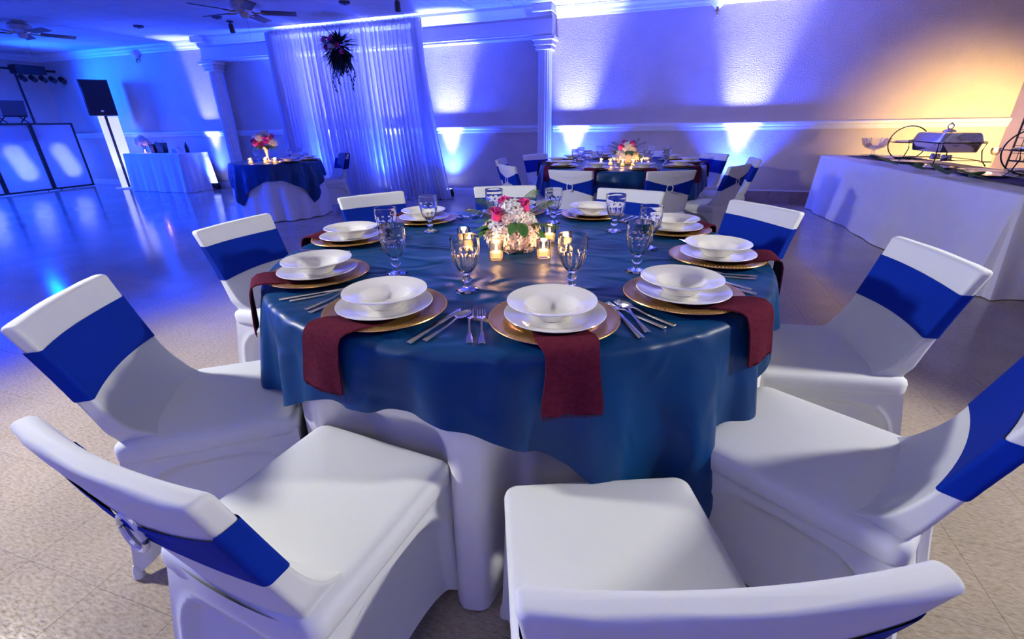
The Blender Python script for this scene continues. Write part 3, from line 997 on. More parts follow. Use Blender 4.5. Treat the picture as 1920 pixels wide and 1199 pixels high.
def leaf_mesh(L, W, bend=.2, fold_=.25):
    def fn(u, v):
        hw = W * math.sin(PI * min(1, .04 + .96 * v)) ** .75 * (1 - .35 * v)
        x = (u - .5) * 2 * hw
        return (x, L * v, bend * L * math.sin(v * 1.6) * v * -1 + .3 * L * v * 0 + fold_ * abs(x))
    return MB().grid(fn, 4, 8)


def fern(L, n, seed, wid=.35):
    rnd = random.Random(seed); mb = MB()
    pts = [(0, L * t, .12 * L * math.sin(t * 2.4)) for t in [i / 10 for i in range(11)]]
    mb.tube(pts, [.0015 * (1 - .7 * i / 10) for i in range(11)], 5)
    for k in range(n):
        t = .12 + .86 * k / n; y = L * t; z = .12 * L * math.sin(t * 2.4)
        ll = L * wid * math.sin(PI * (.15 + .8 * t)) ** .8
        for s_ in (-1, 1):
            w_ = L * .021
            dx = ll * s_
            mb.add([(0, y - w_ * .5, z), (dx * .5, y + ll * .18 - w_, z + .004), (dx, y + ll * .45, z - .004 - .1 * ll), (dx * .5, y + ll * .18 + w_, z + .004), (0, y + w_ * .5, z)], [(0, 1, 2, 3, 4)])
    return mb


def rot_to(az, el, roll_=0):
    "orientation whose +Y axis points to azimuth az, elevation el"
    return (Matrix.Rotation(az - PI / 2, 4, 'Z') @ Matrix.Rotation(el, 4, 'X') @ Matrix.Rotation(roll_, 4, 'Y')).to_euler()


def centrepiece(cx, cy, cz, label, s=1.0, peach=True, seed=5, rich=True):
    t = thing('flower_centrepiece', label, 'flowers', (cx, cy, cz), 0)
    MB().lathe([(0, 0), (.05, 0), (.055, .01), (.05, .05), (.045, .06), (0, .06)], 24).build('vase', 'clear_glass' if not rich else 'frosted_white', t)
    toCam = math.atan2(-cy, -cx)

    def at(side, front, z):   # side: to the camera's right, front: toward the camera
        return (side * math.cos(toCam + PI / 2) + front * math.cos(toCam), side * math.sin(toCam + PI / 2) + front * math.sin(toCam), z)
    heads = [(-.042, .035, .058, .055, 'petal_white' if not peach else 'petal_white'), (.055, .035, .055, .055, 'petal_peach'), (.005, .055, .050, .050, 'petal_peach'),
             (.0, -.05, .065, .060, 'petal_white'), (.062, -.02, .075, .050, 'petal_peach'), (-.06, -.02, .070, .048, 'petal_white'), (.008, .010, .135, .058, 'petal_white'), (.045, .0, .12, .042, 'petal_white')]
    for k, (sx, sf, z, R, mt_) in enumerate(heads):
        hydrangea(R * s, 190, seed + k, .0115).build('hydrangea_head', mt_, t, [c * s for c in at(sx, sf, z)], smooth=0)
    for k, (sx, sf, z, R, az, el) in enumerate(((-.052, .045, .150, .027, .6, .5), (.048, .020, .175, .028, -.3, .9), (-.025, -.02, .182, .025, 2.6, 1.0))):
        rose(R * s, k).build('rose', 'rose_pink', t, [c * s for c in at(sx, sf, z)], rot=(.3 * math.cos(az), .3 * math.sin(az), az), smooth=60)
    lf = leaf_mesh(.075 * s, .026 * s, .25, .2)
    spec = [(-.06, .04, .10, toCam - 1.15, -.1), (-.07, .0, .11, toCam - 1.7, .15), (.035, .07, .115, toCam + .25, -.35), (.02, .06, .115, toCam - .35, -.2), (.08, .03, .09, toCam + .9, -.3), (-.05, -.05, .09, toCam + 3.5, .1), (.05, -.06, .09, toCam + 2.6, .2), (-.075, .03, .095, toCam - 1.4, .05), (-.08, .02, .085, toCam - 1.0, -.2), (.085, .02, .10, toCam + 1.4, .1)]
    o0 = None
    for k, (sx, sf, z, az, el) in enumerate(spec):
        p = [c * s for c in at(sx, sf, z)]
        if o0 is None: o0 = lf.build('leaf', 'leaf', t, p, rot_to(az, el))
        else: share(o0, p, t, rot_to(az, el))
    fr = fern(.13 * s, 16, seed, .32)
    o0 = None
    for k, (sx, sf, z, az, el) in enumerate(((.05, .02, .125, toCam + 1.75, .35), (.06, .03, .10, toCam + 1.25, -.15), (-.05, .02, .115, toCam - 1.55, .25), (.03, -.04, .13, toCam + 2.3, .6), (-.04, -.04, .12, toCam - 2.2, .4))):
        p = [c * s for c in at(sx, sf, z)]
        if o0 is None: o0 = fr.build('fern_frond', 'leaf_light', t, p, rot_to(az, el))
        else: share(o0, p, t, rot_to(az, el))
    return t


centrepiece(-.552, 1.690, .767, 'low white hydrangea and pink rose centrepiece on the near table')
centrepiece(-.44, 5.58, .767, 'hydrangea and pink rose centrepiece on the far round table', 1.25, seed=30)


def pedestal_bouquet(cx, cy, cz, label):
    t = thing('pedestal_bouquet', label, 'flowers', (cx, cy, cz))
    MB().lathe([(0, 0), (.06, 0), (.06, .012), (.02, .03), (.016, .10), (.03, .17), (.05, .20), (0, .20)], 24).build('stand', 'petal_peach', t)
    rnd = random.Random(4)
    for k in range(15):
        d = fib(15, k)
        if d.z < -.3: continue
        p = (d.x * .12, d.y * .12, .27 + d.z * .10)
        if k % 2 == 0: hydrangea(.055, 60, k, .016).build('hydrangea_head', 'petal_white', t, p, smooth=0)
        else: rose(.05, k).build('rose', 'rose_pink', t, p, rot=(rnd.uniform(-.5, .5), rnd.uniform(-.5, .5), 0), smooth=60)
    lf = leaf_mesh(.11, .03, .3, .2); o0 = None
    for k in range(10):
        a = k * .63; p = (.07 * math.cos(a), .07 * math.sin(a), .22); r_ = rot_to(a, -.25)
        if o0 is None: o0 = lf.build('leaf', 'leaf', t, p, r_)
        else: share(o0, p, t, r_)


pedestal_bouquet(-5.40, 5.46, .767, 'pink and white bouquet on a stand on the sweetheart table')
for k, (x, y, lab) in enumerate(((-5.62, 5.50, 'glass goblet left of the sweetheart bouquet'), (-5.25, 5.72, 'glass goblet behind the right side of sweetheart bouquet'), (-5.05, 5.75, 'glass goblet at the right of the sweetheart table'))):
    put(P_GO, (x, y, .767), 0, lab, 'goblet', 'goblets on the sweetheart table')
for k, (x, y, lab) in enumerate(((-5.0, 5.42, 'front'), (-4.98, 5.80, 'rear'))):
    put(P_CH, (x, y, .767), 0, 'gold charger, %s of the two on the sweetheart table' % lab, 'charger', 'chargers on the sweetheart table')
    put(P_PL, (x, y, .773), 0, 'white plate, %s of the two on the sweetheart table' % lab, 'plate', 'plates on the sweetheart table')
    put(P_BO, (x, y, .778), 0, 'white bowl, %s of the two on the sweetheart table' % lab, 'bowl', 'bowls on the sweetheart table')
# pale cloth thrown over the right sweetheart chair
a = math.radians(60); mxy = Vector((-4.86, 6.42))
t_loc = (mxy.x - .325 * math.cos(a), mxy.y - .325 * math.sin(a), 0)
mb = MB()


def fn(u, v):
    x = -.20 + .26 * u
    s_ = v * 2 - 1
    hw, yb, yf = back_sec(.80)
    if s_ < -.12:
        z = ZT - (-s_ - .12) * (.16 + .10 * (1 - u)); q_ = back_sec(z); y = q_[2] + .010
    elif s_ > .12:
        z = ZT - (s_ - .12) * .25; q_ = back_sec(z); y = q_[1] - .028
    else:
        y = (yb + yf) / 2 - .008 - s_ / .12 * .035; z = ZT + .012
    return (x, y + .004 * math.sin(14 * u + 3 * v), z)


mb.grid(fn, 16, 30)
tag(mb.build('draped_cloth', 'denim', None, t_loc, (0, 0, a + PI / 2), smooth=70), 'pale blue cloth draped over the right chair at sweetheart table', 'cloth')

# ------------------------------------------------------------------ drape backdrop with hanging flowers
dr = thing('drape_backdrop', 'tall white sheer drape backdrop behind the sweetheart table', 'drape', (-5.34, 7.5, 0))


def drape_panel(xa, xb, xab, xbb, seed, npl, yoff=0, name='curtain_panel'):
    rnd = random.Random(seed); ph = [rnd.uniform(0, 6) for _ in range(4)]

    def fn(u, v):
        z = 2.715 - v * 2.70
        fl = v ** 1.6
        x = (xa + (xb - xa) * u) * (1 - fl) + (xab + (xbb - xab) * u) * fl
        am = .022 + .055 * v ** .7
        y = yoff + am * (math.sin(2 * PI * npl * u + ph[0] + .8 * math.sin(5 * u + ph[1])) + .45 * math.sin(2 * PI * npl * 2.3 * u + ph[2] + v))
        return (x, y, z)
    MB().grid(fn, int(npl * 14), 24).build(name, 'sheer', dr, smooth=80)


drape_panel(-1.42, -.52, -1.36, -.40, 1, 11)
drape_panel(-.56, .42, -.46, .50, 2, 12, .03)
drape_panel(.36, 1.42, .44, 1.62, 3, 13)
drape_panel(-1.50, -1.38, -1.48, -1.26, 8, 3, -.07, 'side_drape')
drape_panel(1.36, 1.50, 1.52, 1.82, 9, 4, -.09, 'side_drape')
MB().tube([(-1.47, 0, 2.72), (1.47, 0, 2.72)], .022, 10).build('crossbar', 'trim', dr)
for x in (-1.46, 1.46):
    MB().tube([(x, .02, 0), (x, .02, 2.73)], .02, 10).build('upright', 'trim', dr)
    MB().box(x - .2, x + .2, -.18, .22, 0, .008, .002).build('base_plate', 'dark_grey', dr)


def vfn(u, v):
    return (-1.47 + 2.94 * u, -.035 - .012 * math.sin(2 * PI * 55 * u) + .03 * math.cos(PI * v) * 0, 2.745 - .085 * v + .006 * math.sin(2 * PI * 31 * u))


MB().grid(vfn, 300, 3).build('gathered_heading', 'sheer', dr, smooth=80)

hf = thing('hanging_flowers', 'dark hanging flower arrangement with trailing vines on the drape', 'flowers', (-5.24, 7.26, 2.36))
rnd = random.Random(11); fol = MB()
for k in range(330):
    d = fib(330, k)
    if d.y > .35: continue
    az = math.atan2(d.y, d.x); el = math.asin(max(-1, min(1, d.z)))
    L = rnd.uniform(.14, .30) * (1.15 if d.z < -.1 else 1)
    lm = leaf_mesh(L, L * .11, .25, .2)
    Mx = Matrix.Translation((d.x * .08, d.y * .06, d.z * .10)) @ rot_to(az + rnd.uniform(-.3, .3), el - .25 + rnd.uniform(-.4, .3)).to_matrix().to_4x4()
    fol.add(lm.v, lm.f, Mx)
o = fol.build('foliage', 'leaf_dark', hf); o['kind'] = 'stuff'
for k, (x, L) in enumerate(((-.16, .52), (-.10, .40), (.16, .50), (.22, .36), (.02, .28))):
    vb = MB(); pts = [(x + .03 * math.sin(7 * t_ + k), -.03, -.1 - L * t_) for t_ in [i / 12 for i in range(13)]]
    vb.tube(pts, .004, 5)
    for i in range(34):
        t_ = i / 33; p = (x + .03 * math.sin(7 * t_ + k), -.03, -.1 - L * t_)
        lm = leaf_mesh(.045, .012, .2, .2); vb.add(lm.v, lm.f, Matrix.Translation(p) @ rot_to(i * 2.4, -.7).to_matrix().to_4x4())
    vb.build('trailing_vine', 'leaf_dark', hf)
for k, (x, z) in enumerate(((-.13, .02), (.08, .03), (.15, -.06), (-.04, .13), (-.16, .12))):
    rose(.04, k).build('rose', 'rose_pink', hf, (x, -.15, z), (1.3, 0, k))
hydrangea(.06, 70, 3, .016).build('white_bloom', 'petal_white', hf, (-.03, -.15, .0), smooth=0)


# ------------------------------------------------------------------ rectangular clothed tables
def rect_cloth(hx, hy, ztop, flare, folds, seed, name, parent, mat='white_cloth'):
    rnd = random.Random(seed); ph = [rnd.uniform(0, 6) for _ in range(6)]
    out = rrect(hx, hy, .02, 4, 60); n = len(out); rows = 18; V = []
    per = [0]
    for a, b_ in zip(out, out[1:] + out[:1]): per.append(per[-1] + math.hypot(a[0] - b_[0], a[1] - b_[1]))
    for r in range(rows + 1):
        v = r / rows
        for i, (x, y) in enumerate(out):
            s_ = per[i]
            f_ = (math.sin(folds * s_ + ph[0] + math.sin(1.3 * s_ + ph[1])) + .5 * math.sin(folds * 2.1 * s_ + ph[2]))
            L = math.hypot(x / hx, y / hy)
            nx, ny = (1 if x > hx - .005 else -1 if x < -hx + .005 else 0), (1 if y > hy - .005 else -1 if y < -hy + .005 else 0)
            corner = sstep(hx - .18, hx, abs(x)) * sstep(hy - .18, hy, abs(y))
            d = flare * v * (.5 + .35 * f_) + .05 * corner * v
            if v < .08: d *= v / .08
            V.append((x + nx * d, y + ny * d, ztop - .006 - (ztop - .012) * v))
    F = [(r * n + i, (r + 1) * n + i, (r + 1) * n + (i + 1) % n, r * n + (i + 1) % n) for r in range(rows) for i in range(n)]
    mb = MB().add(V, F)
    top = [(x * (1 - .008 / hx), y * (1 - .008 / hy), ztop) for x, y in out]
    mb.loft([[(x, y, ztop - .006) for x, y in out], top], False)
    mb.f.append(tuple(len(mb.v) - n + i for i in range(n)))
    return mb.build(name, mat, parent, smooth=60)


def folding_table(name, label, loc, rz, hx, hy, ztop, flare, folds, seed):
    t = thing(name, label, 'table', loc, rz)
    MB().box(-hx + .01, hx - .01, -hy + .01, hy - .01, ztop - .035, ztop - .007, .004).build('tabletop', 'frosted_white', t)
    for sx in (-1, 1):
        for sy in (-1, 1):
            MB().tube([(sx * (hx - .15), sy * (hy - .1), ztop - .035), (sx * (hx - .15), sy * (hy - .1), 0)], .013, 8).build('leg', 'dark_grey', t)
    rect_cloth(hx, hy, ztop, flare, folds, seed, 'tablecloth', t)
    return t


BX, BY, BR = 2.61, 5.86, math.radians(3.8)
folding_table('buffet_table', 'long buffet table in white cloth along the right side', (BX, BY, 0), BR, .46, 1.86, .725, .07, 5.0, 2)
folding_table('gift_table', 'long white clothed table with gifts beside the loudspeaker', (-10.1, 7.50, 0), 0, .80, .33, .76, .06, 17.0, 5)


def bl(x, y, z=.7262):
    "buffet-local to world"
    return (BX + x * math.cos(BR) - y * math.sin(BR), BY + x * math.sin(BR) + y * math.cos(BR), z)


# runner on the buffet
def rfn(u, v):
    y = -1.55 + 3.25 * v; x = -.16 + .30 * u + .06 * math.sin(2.2 * y + 1)
    return (x, y, .7275 + .004 * math.sin(9 * y + 5 * u) + .004)


rn = MB().grid(rfn, 6, 60)
tag(rn.build('table_runner', 'navy_runner', None, (BX, BY, 0), (0, 0, BR)), 'crumpled navy runner lying along the buffet table', 'runner')


# chafing dish
def chafing(loc, rz, label):
    t = thing('chafing_dish', label, 'chafing dish', loc, rz, 'chafing dishes on the buffet')
    hx, hy = .19, .28
    MB().loft([[(x * .88, y * .9, .135) for x, y in rrect(hx, hy, .03)], [(x * .9, y * .92, .14) for x, y in rrect(hx, hy, .03)], [(x * .98, y * .98, .235) for x, y in rrect(hx, hy, .03)]], True).build('water_pan', 'steel_polished', t)
    MB().loft([[(x * s_, y * s_, z) for x, y in rrect(hx, hy, .035)] for s_, z in ((1.0, .233), (1.10, .234), (1.10, .242), (1.0, .244))], True).build('rim', 'steel_polished', t)
    lid = MB().loft([[(x * s_ * .98, y * (1 - (1 - s_) * .6) * .98, z) for x, y in rrect(hx, hy, .03)] for s_, z in ((1, .244), (.98, .255), (.90, .300), (.84, .318), (.5, .326))], True).build('lid', 'steel_polished', t)
    hd = MB().lathe([(0, .325), (.06, .325), (.05, .34), (.02, .352), (0, .353)], 20)
    hd.tube([(.026 * math.cos(a_), 0, .378 + .026 * math.sin(a_)) for a_ in [2 * PI * i / 20 for i in range(20)]], .006, 8, True)
    hd.lathe([(0, .404), (.008, .406), (.006, .416), (0, .42)], 10)
    hd.build('lid_handle', 'silver', lid)
    for sx in (-1, 1):
        for sy in (-1, 1):
            pts = [(sx * (hx + .012), sy * (hy + .005), .232), (sx * (hx + .0), sy * (hy - .01), .15), (sx * (hx + .01), sy * (hy + .02), .06), (sx * (hx + .04), sy * (hy + .05), .008)]
            MB().tube(pts, .0055, 8).build('leg', 'black_gloss', t)
    fr = MB()
    for z, g_ in ((.06, .012), (.225, .012)):
        fr.tube([(x, y, z) for x, y in rrect(hx + g_, hy + g_, .03, 4, 3)], .0045, 6, True)
    fr.tube([(0, -hy - .01, .06), (0, hy + .01, .06)], .004, 6)
    fr.build('frame', 'black_gloss', t)
    for sy in (-1, 1):
        lp = [(hx + .04 + .05 * math.cos(a_), sy * (hy + .02) + .03 * math.sin(a_), .05) for a_ in [2 * PI * i / 16 for i in range(16)]]
        MB().tube(lp, .004, 6, True).build('loop', 'black_gloss', t)
        MB().lathe([(0, .045), (.042, .045), (.044, .05), (.044, .10), (.038, .105), (0, .102)], 24).build('burner', 'steel_polished', t, (0, sy * .10, 0))
    return t


chafing(bl(.20, .42), BR, 'polished steel chafing dish with ring handle on the buffet')
chafing(bl(.24, -1.18), BR, 'polished steel chafing dish at the near end of the buffet')


def oval_plate(loc, rz, s, label, sy=1.4):
    o_ = MB().lathe([(0, .005), (.08, .005), (.10, .010), (.14, .018), (.145, .017), (.10, .004), (.08, 0), (0, 0)], 48, None, Matrix.Diagonal((s, s * sy, 1.0, 1))).build('serving_platter', 'china', None, loc, (0, 0, rz))
    tag(o_, label, 'platter', 'white serving platters on the buffet')


oval_plate(bl(.02, 1.52, .733), 0, .9, 'white platter at the far end of buffet under the glass compote')
oval_plate(bl(.30, 1.22, .733), .4, .9, 'white platter beside the glass compote on the buffet')
oval_plate(bl(-.02, .62, .733), .2, 1.0, 'white platter in front of the far hoop stand')
oval_plate(bl(-.08, -.02, .733), .2, 1.0, 'white platter in front of the chafing dish')
oval_plate(bl(.12, -.42, .733), .6, .95, 'white platter between chafing dish and near hoop stand')
oval_plate(bl(-.02, -.72, .733), .1, 1.15, 'large white platter in front of the near hoop stand')


# glass compote
cp = thing('glass_compote', 'clear cut glass footed bowl at the far end of the buffet', 'glass bowl', bl(.02, 1.52, .7385))
MB().lathe([(0, 0), (.055, 0), (.05, .008), (.014, .02), (.012, .05), (.022, .06), (.07, .075), (.10, .105), (.115, .15), (.122, .165), (.117, .165), (.095, .108), (.065, .082), (0, .07)], 60,
           lambda a_, i, z: 1 + (.03 * math.cos(20 * a_) if z > .07 and i < 10 else 0)).build('bowl', 'clear_glass', cp, smooth=30).scale = (1.3, 1.3, 1.3)


def hoop_stand(loc, rz, label):
    t = thing('hoop_stand', label, 'stand', loc, rz, 'round hoop serving stands on the buffet')
    R = .185
    MB().tube([(0, R * math.cos(a_), R + .006 + R * math.sin(a_)) for a_ in [2 * PI * i / 48 for i in range(48)]], .006, 8, True).build('hoop', 'black_gloss', t)
    for z in (.03, .20):
        hw = math.sqrt(max(.0001, R * R - (z - R) ** 2))
        MB().tube([(0, -hw, z), (.0, hw, z)], .005, 6).tube([(hw * .8 * math.cos(a_), hw * .8 * math.sin(a_), z) for a_ in [2 * PI * i / 28 for i in range(28)]], .004, 6, True).build('shelf_ring', 'black_gloss', t)
        MB().lathe([(0, .004), (.09, .004), (.13, .014), (.133, .012), (.09, 0), (0, 0)], 40).build('shelf_plate', 'china', t, (0, 0, z + .004))
    MB().tube([(-.10, 0, .006), (.10, 0, .006)], .006, 6).tube([(0, -.10, .006), (0, .10, .006)], .006, 6).build('foot', 'black_gloss', t)


hoop_stand(bl(.12, .98), BR + .9, 'black wire hoop stand with plates, left of the chafing dish')
hoop_stand(bl(.30, -.62), BR + .9, 'black wire hoop stand with plates near the right frame edge')


def stem_votive(loc, label):
    t = thing('stemmed_candle', label, 'candle', loc, 0, 'stemmed tealights on the buffet')
    MB().lathe([(0, 0), (.035, 0), (.03, .006), (.006, .012), (.005, .12), (.012, .13), (.028, .14), (.036, .17), (.034, .195), (.032, .195), (.033, .17), (.02, .145), (0, .14)], 24).build('holder', 'votive_glass', t)
    MB().lathe([(0, .147), (.02, .147), (.026, .165), (0, .166)], 18).build('wax', 'wax', t)
    MB().lathe([(0, .166), (.004, .172), (.005, .178), (0, .192)], 10).build('flame', 'flame', t)
    lamp('POINT', 'tealight_glow', (loc[0], loc[1], loc[2] + .19), None, 1.2, (1.0, .55, .2), .015)


stem_votive(bl(.34, .95), 'stemmed tealight glass behind the far hoop stand')
stem_votive(bl(.34, -.12), 'stemmed tealight glass between chafing dish and near hoop stand')

# leaves strewn along the buffet front
lfb = leaf_mesh(.26, .055, -.10, .3); lfb2 = leaf_mesh(.21, .05, -.15, .35)
spots = [(-.30, .14, 2.2, 'leaf_light', 'pale green leaf in front of the chafing dish'), (-.26, -.16, 4.3, 'leaf', 'dark green leaf right of the pale leaf on buffet'),
         (-.30, -.36, 3.6, 'leaf', 'long green leaf before the platter at mid buffet'), (-.24, -.52, 1.8, 'leaf_light', 'yellowish leaf beside the long green leaf'),
         (-.33, -.78, 3.9, 'leaf', 'broad green leaf in front of the large platter'), (-.28, -.98, 4.6, 'leaf', 'green leaf near the right frame edge on buffet'), (-.22, -1.10, 2.8, 'leaf_light', 'pale leaf nearest the right frame edge'),
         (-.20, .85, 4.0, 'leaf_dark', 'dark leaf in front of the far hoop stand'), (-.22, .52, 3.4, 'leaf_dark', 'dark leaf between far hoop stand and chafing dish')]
for k, (x, y, az, mt_, lab) in enumerate(spots):
    o_ = (lfb if k % 2 == 0 else lfb2)
    m_ = MB().add(o_.v, o_.f).build('leaf_sprig', mt_, None, bl(x, y, .742), rot_to(az, .16))
    tag(m_, lab, 'leaf', 'leaves strewn along the buffet')

# wire grid panel behind the buffet's near end
wg = thing('wire_grid', 'black wire grid panel at the right frame edge behind buffet', 'grid panel', bl(.62, -.35, 0), BR + .25)
fr = MB()
for x in (-.35, .35): fr.tube([(0, x, 0), (0, x, 1.62)], .008, 8)
for z in (.80, 1.62): fr.tube([(0, -.35, z), (0, .35, z)], .008, 8)
fr.build('frame', 'black', wg)
first = None
for i in range(1, 10):
    if first is None: first = MB().tube([(0, 0, .80), (0, 0, 1.62)], .003, 6).build('upright_wire', 'black', wg, (0, -.35 + .07 * i, 0))
    else: share(first, (0, -.35 + .07 * i, 0), wg)
first = None
for i in range(1, 12):
    if first is None: first = MB().tube([(0, -.35, 0), (0, .35, 0)], .003, 6).build('cross_wire', 'black', wg, (0, 0, .80 + .0683 * i))
    else: share(first, (0, 0, .80 + .0683 * i), wg)
for sx in (-.28, .28):
    MB().tube([(sx * .5, -.35, .01), (-sx * .5, -.35, .01)], .01, 8).build('foot', 'black', wg, (0, 0 if sx < 0 else .70, 0))

# ------------------------------------------------------------------ things on the gift table
fl = thing('flower_vase', 'flowers in a glass vase on the left of the gift table', 'flowers', (-10.55, 7.42, .761))
MB().lathe([(0, 0), (.035, 0), (.04, .01), (.03, .10), (.04, .16), (.036, .16), (.026, .10), (.03, .012), (0, .01)], 20).build('vase', 'clear_glass', fl)
for k, (x, z, R) in enumerate(((-.08, .22, .085), (.07, .22, .07), (-.01, .27, .075))):
    hydrangea(R, 90, k, .02).build('bloom', 'petal_white' if k != 1 else 'petal_peach', fl, (x, 0, z), smooth=0)
for k in range(4):
    MB().tube([(.01 * k - .015, 0, .03), (.03 * k - .05, 0, .2)], .003, 5).build('stem', 'stem', fl)
candle((-10.42, 7.32, .761), 'small lit candle before the vase on gift table', 'candle on gift table', .6)


def bag(x, w_, h_, lab, kind):
    t = thing('gift_bag', lab, 'bag', (x, 7.40, .761))
    MB().loft([[(-w_ * .42, -.05, 0), (w_ * .42, -.05, 0), (w_ * .42, .05, 0), (-w_ * .42, .05, 0)], [(-w_ * .5, -.06, h_), (w_ * .5, -.06, h_), (w_ * .5, .06, h_), (-w_ * .5, .06, h_)]], True).build('body', kind, t)
    for s_ in (-.061, .061):
        MB().tube([(.05 * math.cos(a_), s_, h_ - .01 + .05 * math.sin(a_)) for a_ in [PI * i / 10 for i in range(11)]], .004, 6).build('handle', kind, t)


bag(-10.24, .12, .17, 'small black gift bag right of the vase', 'black'); bag(-10.02, .20, .20, 'larger black gift bag in the middle of gift table', 'black_gloss')
tag(MB().lathe([(0, 0), (.05, .0), (.06, .04), (.05, .08), (.045, .08), (.05, .04), (.04, .01), (0, .01)], 24).build('small_bowl', 'china', None, (-9.72, 7.40, .761)), 'small pale round bowl on the gift table', 'bowl')
tag(MB().lathe([(0, 0), (.035, 0), (.05, .11), (.046, .11), (.032, .008), (0, .006)], 24).build('white_cup', 'china', None, (-9.56, 7.38, .761)), 'white tapered cup on the right of the gift table', 'cup')
pf = thing('bottle', 'dark bottle standing behind the white cup on gift table', 'bottle', (-9.52, 7.55, .761))
MB().lathe([(0, 0), (.035, 0), (.037, .01), (.037, .13), (.014, .17), (.013, .21), (0, .21)], 20).build('body', 'black_gloss', pf)
MB().lathe([(0, .205), (.015, .205), (.015, .225), (0, .226)], 16).build('cap', 'silver', pf)

# ------------------------------------------------------------------ DJ corner
dj = thing('dj_booth', 'black framed booth front with glowing white panels at far left', 'booth', (-13.0, 0, 0))
ys = [5.22, 6.06, 6.90, 7.70]; fr = MB(); ZB = 1.385
for k in range(3):
    a_, b_ = ys[k], ys[k + 1]
    p = thing('p', 'x', 'x'); bpy.data.objects.remove(p)
    f = MB()
    f.box(-.02, .02, a_ + .004, a_ + .038, .015, ZB, .003).box(-.02, .02, b_ - .038, b_ - .004, .015, ZB, .003)
    f.box(-.02, .02, a_ + .038, b_ - .038, .015, .05, .003).box(-.02, .02, a_ + .038, b_ - .038, ZB - .035, ZB, .003)
    pn = f.build('panel_frame', 'black', dj)
    MB().box(-.003, .003, a_ + .036, b_ - .036, .048, ZB - .033).build('scrim', 'scrim', pn)
    for _z, _dy, _e in ((.42, .07, 900), (.58, .03, 620), (.76, -.02, 240)):
        lamp('SPOT', 'booth_light', (-13.30, (a_ + b_) / 2 + _dy, _z - .05), (-13.0, (a_ + b_) / 2 + _dy, _z), _e, (.30, .36, 1.0), .05, 66, 1.0)
    lamp('POINT', 'booth_glow', (-13.45, (a_ + b_) / 2, .5), None, 26, BLUE, .08)
MB().box(-.60, -.06, 5.22, 7.06, .97, 1.0, .003).build('work_shelf', 'black', dj)
ls = thing('laptop', 'open laptop on a stand behind the booth at far left', 'laptop', (-13.25, 6.80, 1.40))
MB().box(-.13, .13, -.21, .21, .12, .135, .004).build('base', 'laptop', ls)
MB().box(-.005, .005, -.21, .21, 0, .29, .004).build('screen', 'dark_grey', ls, (.13, 0, .135), (0, .15, 0))
sb = MB()
for s_ in (-.18, .18): sb.tube([(.12, s_, 0), (-.12, s_, .12)], .01, 8).tube([(-.12, s_, 0), (.12, s_, .12)], .01, 8)
sb.tube([(.13, -.2, .12), (.13, .2, .12)], .012, 8).build('stand', 'black', ls)
MB().box(-.17, .17, -.25, .25, -.399, -.01, .01).build('case', 'black', ls)
tr = thing('light_stand', 'black lighting stand with a bar of lamps at far left', 'light stand', (-13.38, 7.22, 0))
MB().tube([(0, 0, 0.02), (0, 0, 2.45)], .022, 10).build('pole', 'black', tr)
MB().tube([(0, -.75, 2.45), (0, .75, 2.45)], .025, 10).build('bar', 'black', tr)
MB().box(-.12, .12, -.02, .52, 2.36, 2.53, .01).build('light_bank', 'black', tr)
for k in range(5):
    MB().lathe([(0, 0), (.05, 0), (.055, .02), (.05, .13), (.02, .15), (0, .15)], 16).build('lamp_head', 'black', tr, (.10, .02 + .18 * k, 2.30), (0, 2.1, 0))
for k in range(3):
    a_ = k * 2.1; MB().tube([(0, 0, .7), (.26 * math.cos(a_ + .5), .26 * math.sin(a_ + .5), .01)], .012, 8).build('leg', 'black', tr)
lamp('SPOT', 'dj_wash', (-13.0, 6.5, 2.2), (-10.6, 8.0, 1.9), 2300, (.002, .045, 1.0), .30, 105, .9)
lamp('SPOT', 'dj_wash_up', (-13.0, 6.2, 2.2), (-9, 6.0, 2.9), 110, BLUE, .1, 130, .9)

spk = thing('speaker_totem', 'white lit speaker stand of two tall strips beside the gift table', 'stand', (-11.62, 7.56, 0), math.radians(57))
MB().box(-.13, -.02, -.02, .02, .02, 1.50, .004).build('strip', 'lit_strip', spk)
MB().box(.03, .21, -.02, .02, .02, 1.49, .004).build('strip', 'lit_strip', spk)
MB().box(-.25, .30, -.25, .2, 0, .02, .004).build('base_plate', 'trim', spk)
MB().box(-.03, .04, -.01, .05, .02, 1.50, .004).build('post', 'dark_grey', spk)
lamp('SPOT', 'totem_light', (-11.36, 7.28, .12), (-11.55, 7.52, 1.0), 16, (.6, .65, 1.0), .05, 70, .8)
sp = thing('loudspeaker', 'black loudspeaker on the white lit stand at far left', 'speaker', (-11.62, 7.56, 1.505), math.radians(52))
MB().loft([[(x * (.24 if y < 0 else .16) / .24, y, z) for x, y in ((-.24, -.17), (.24, -.17), (.24, .17), (-.24, .17))] for z in (0, .68)], True).build('cabinet', 'black', sp)
MB().box(-.225, .225, -.182, -.171, .02, .66, .004).build('grille', 'black', sp)
MB().box(-.025, .025, -.188, -.182, .07, .10, .002).build('badge', 'silver', sp)


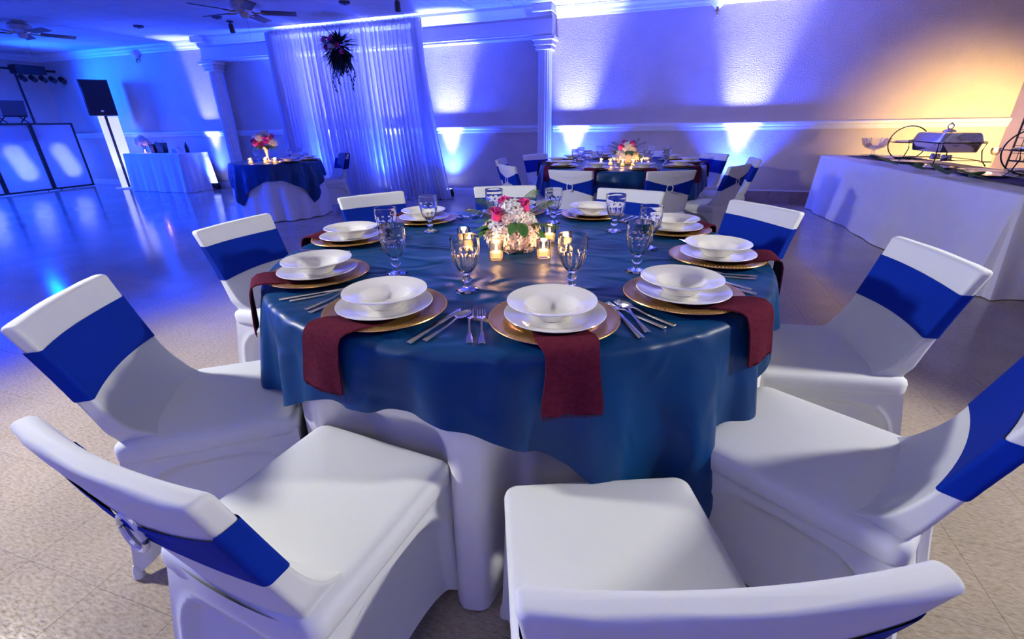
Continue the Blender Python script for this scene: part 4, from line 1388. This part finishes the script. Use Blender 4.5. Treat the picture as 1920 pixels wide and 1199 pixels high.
# ------------------------------------------------------------------ ceiling fixtures
def fan(x, y, label, a0):
    t = thing('ceiling_fan', label, 'fan', (x, y, ZC - .001), a0, 'ceiling fans')
    MB().lathe([(0, 0), (.09, 0), (.09, -.02), (.12, -.03), (.15, -.06), (.15, -.12), (.11, -.15), (.07, -.165), (0, -.165)], 32).build('motor_housing', 'fan_metal', t)
    MB().lathe([(0, -.165), (.06, -.165), (.065, -.19), (.05, -.225), (0, -.235)], 24).build('light_kit', 'fan_metal', t)
    MB().tube([(.03, 0, -.23), (.03, 0, -.45)], .002, 5).build('pull_chain', 'brass', t)
    for k in range(5):
        a_ = k * 2 * PI / 5
        bl_ = MB().add([(p[0] * math.cos(.2) , p[1], p[2] + p[0] * math.sin(.2)) for p in MB().box(-.065, .065, .22, .66, -.005, .005, .003).v], MB().box(-.065, .065, .22, .66, -.005, .005, .003).f).build('blade', 'fan_blade', t, (0, 0, -.155), (0, 0, a_))
        MB().tube([(0, .07, 0.01), (0, .15, -.012), (0, .26, -.004)], .010, 6).build('bracket', 'brass', bl_)


fan(-5.62, 5.81, 'ceiling fan nearer the drape at upper left', .3)
fan(-9.84, 5.60, 'ceiling fan above the booth at the far upper left', .9)


def spotlet(x, y, lab):
    t = thing('track_spotlight', lab, 'spotlight', (x, y, ZC - .001), 0, 'small ceiling spotlights')
    MB().lathe([(0, 0), (.05, 0), (.05, -.015), (.012, -.02), (.012, -.05), (0, -.05)], 20).build('mount', 'dark_grey', t)
    MB().lathe([(0, 0), (.03, 0), (.038, -.02), (.042, -.12), (.035, -.12), (0, -.10)], 20).build('barrel', 'dark_grey', t, (0, 0, -.04), (.35, .2, 0))


spotlet(-6.95, 6.86, 'small ceiling spotlight left of the drape'); spotlet(-3.70, 6.55, 'small ceiling spotlight above the right of the drape')


def vent(x, y, lab):
    t = thing('ceiling_detector', lab, 'detector', (x, y, ZC - .001), 0, 'small dark ceiling discs')
    MB().lathe([(0, 0), (.075, 0), (.078, -.012), (.06, -.03), (0, -.032)], 24).build('body', 'dark_grey', t)
    MB().lathe([(0, -.032), (.02, -.032), (.018, -.04), (0, -.041)], 12).build('sensor', 'black', t)


vent(-6.82, 6.5, 'dark disc on the ceiling left of the near fan'); vent(-8.56, 6.55, 'dark disc on the ceiling between the two fans'); vent(-4.49, 6.49, 'dark disc on the ceiling in front of the drape')


def sconce(x, z, lab):
    t = thing('wall_sconce', lab, 'sconce', (x, Y1 - .002, z), 0, 'white sconces below the crown moulding')
    half = MB(); pr_ = [(.0, -.0), (.02, .01), (.05, .04), (.09, .09), (.12, .13), (.125, .14), (.11, .14), (.0, .12)]
    rings = []
    for i in range(17):
        a_ = PI + PI * i / 16
        rings.append([(r * 1.25 * math.cos(a_), r * math.sin(a_) * 1.1 - .004, zz) for r, zz in pr_])
    half.loft(rings, True); half.build('shade', 'trim', t)
    MB().lathe([(0, .01), (.018, .008), (.02, -.015), (.010, -.03), (.015, -.045), (.006, -.065), (0, -.075)], 14).build('finial', 'brass', t, (0, -.03, 0))


sconce(-10.75, 2.56, 'white wall sconce above the gift table at upper left')
sconce(.45, 2.60, 'white wall sconce at the top right of centre')
sconce(2.78, 2.60, 'white wall sconce at the top edge above the buffet')
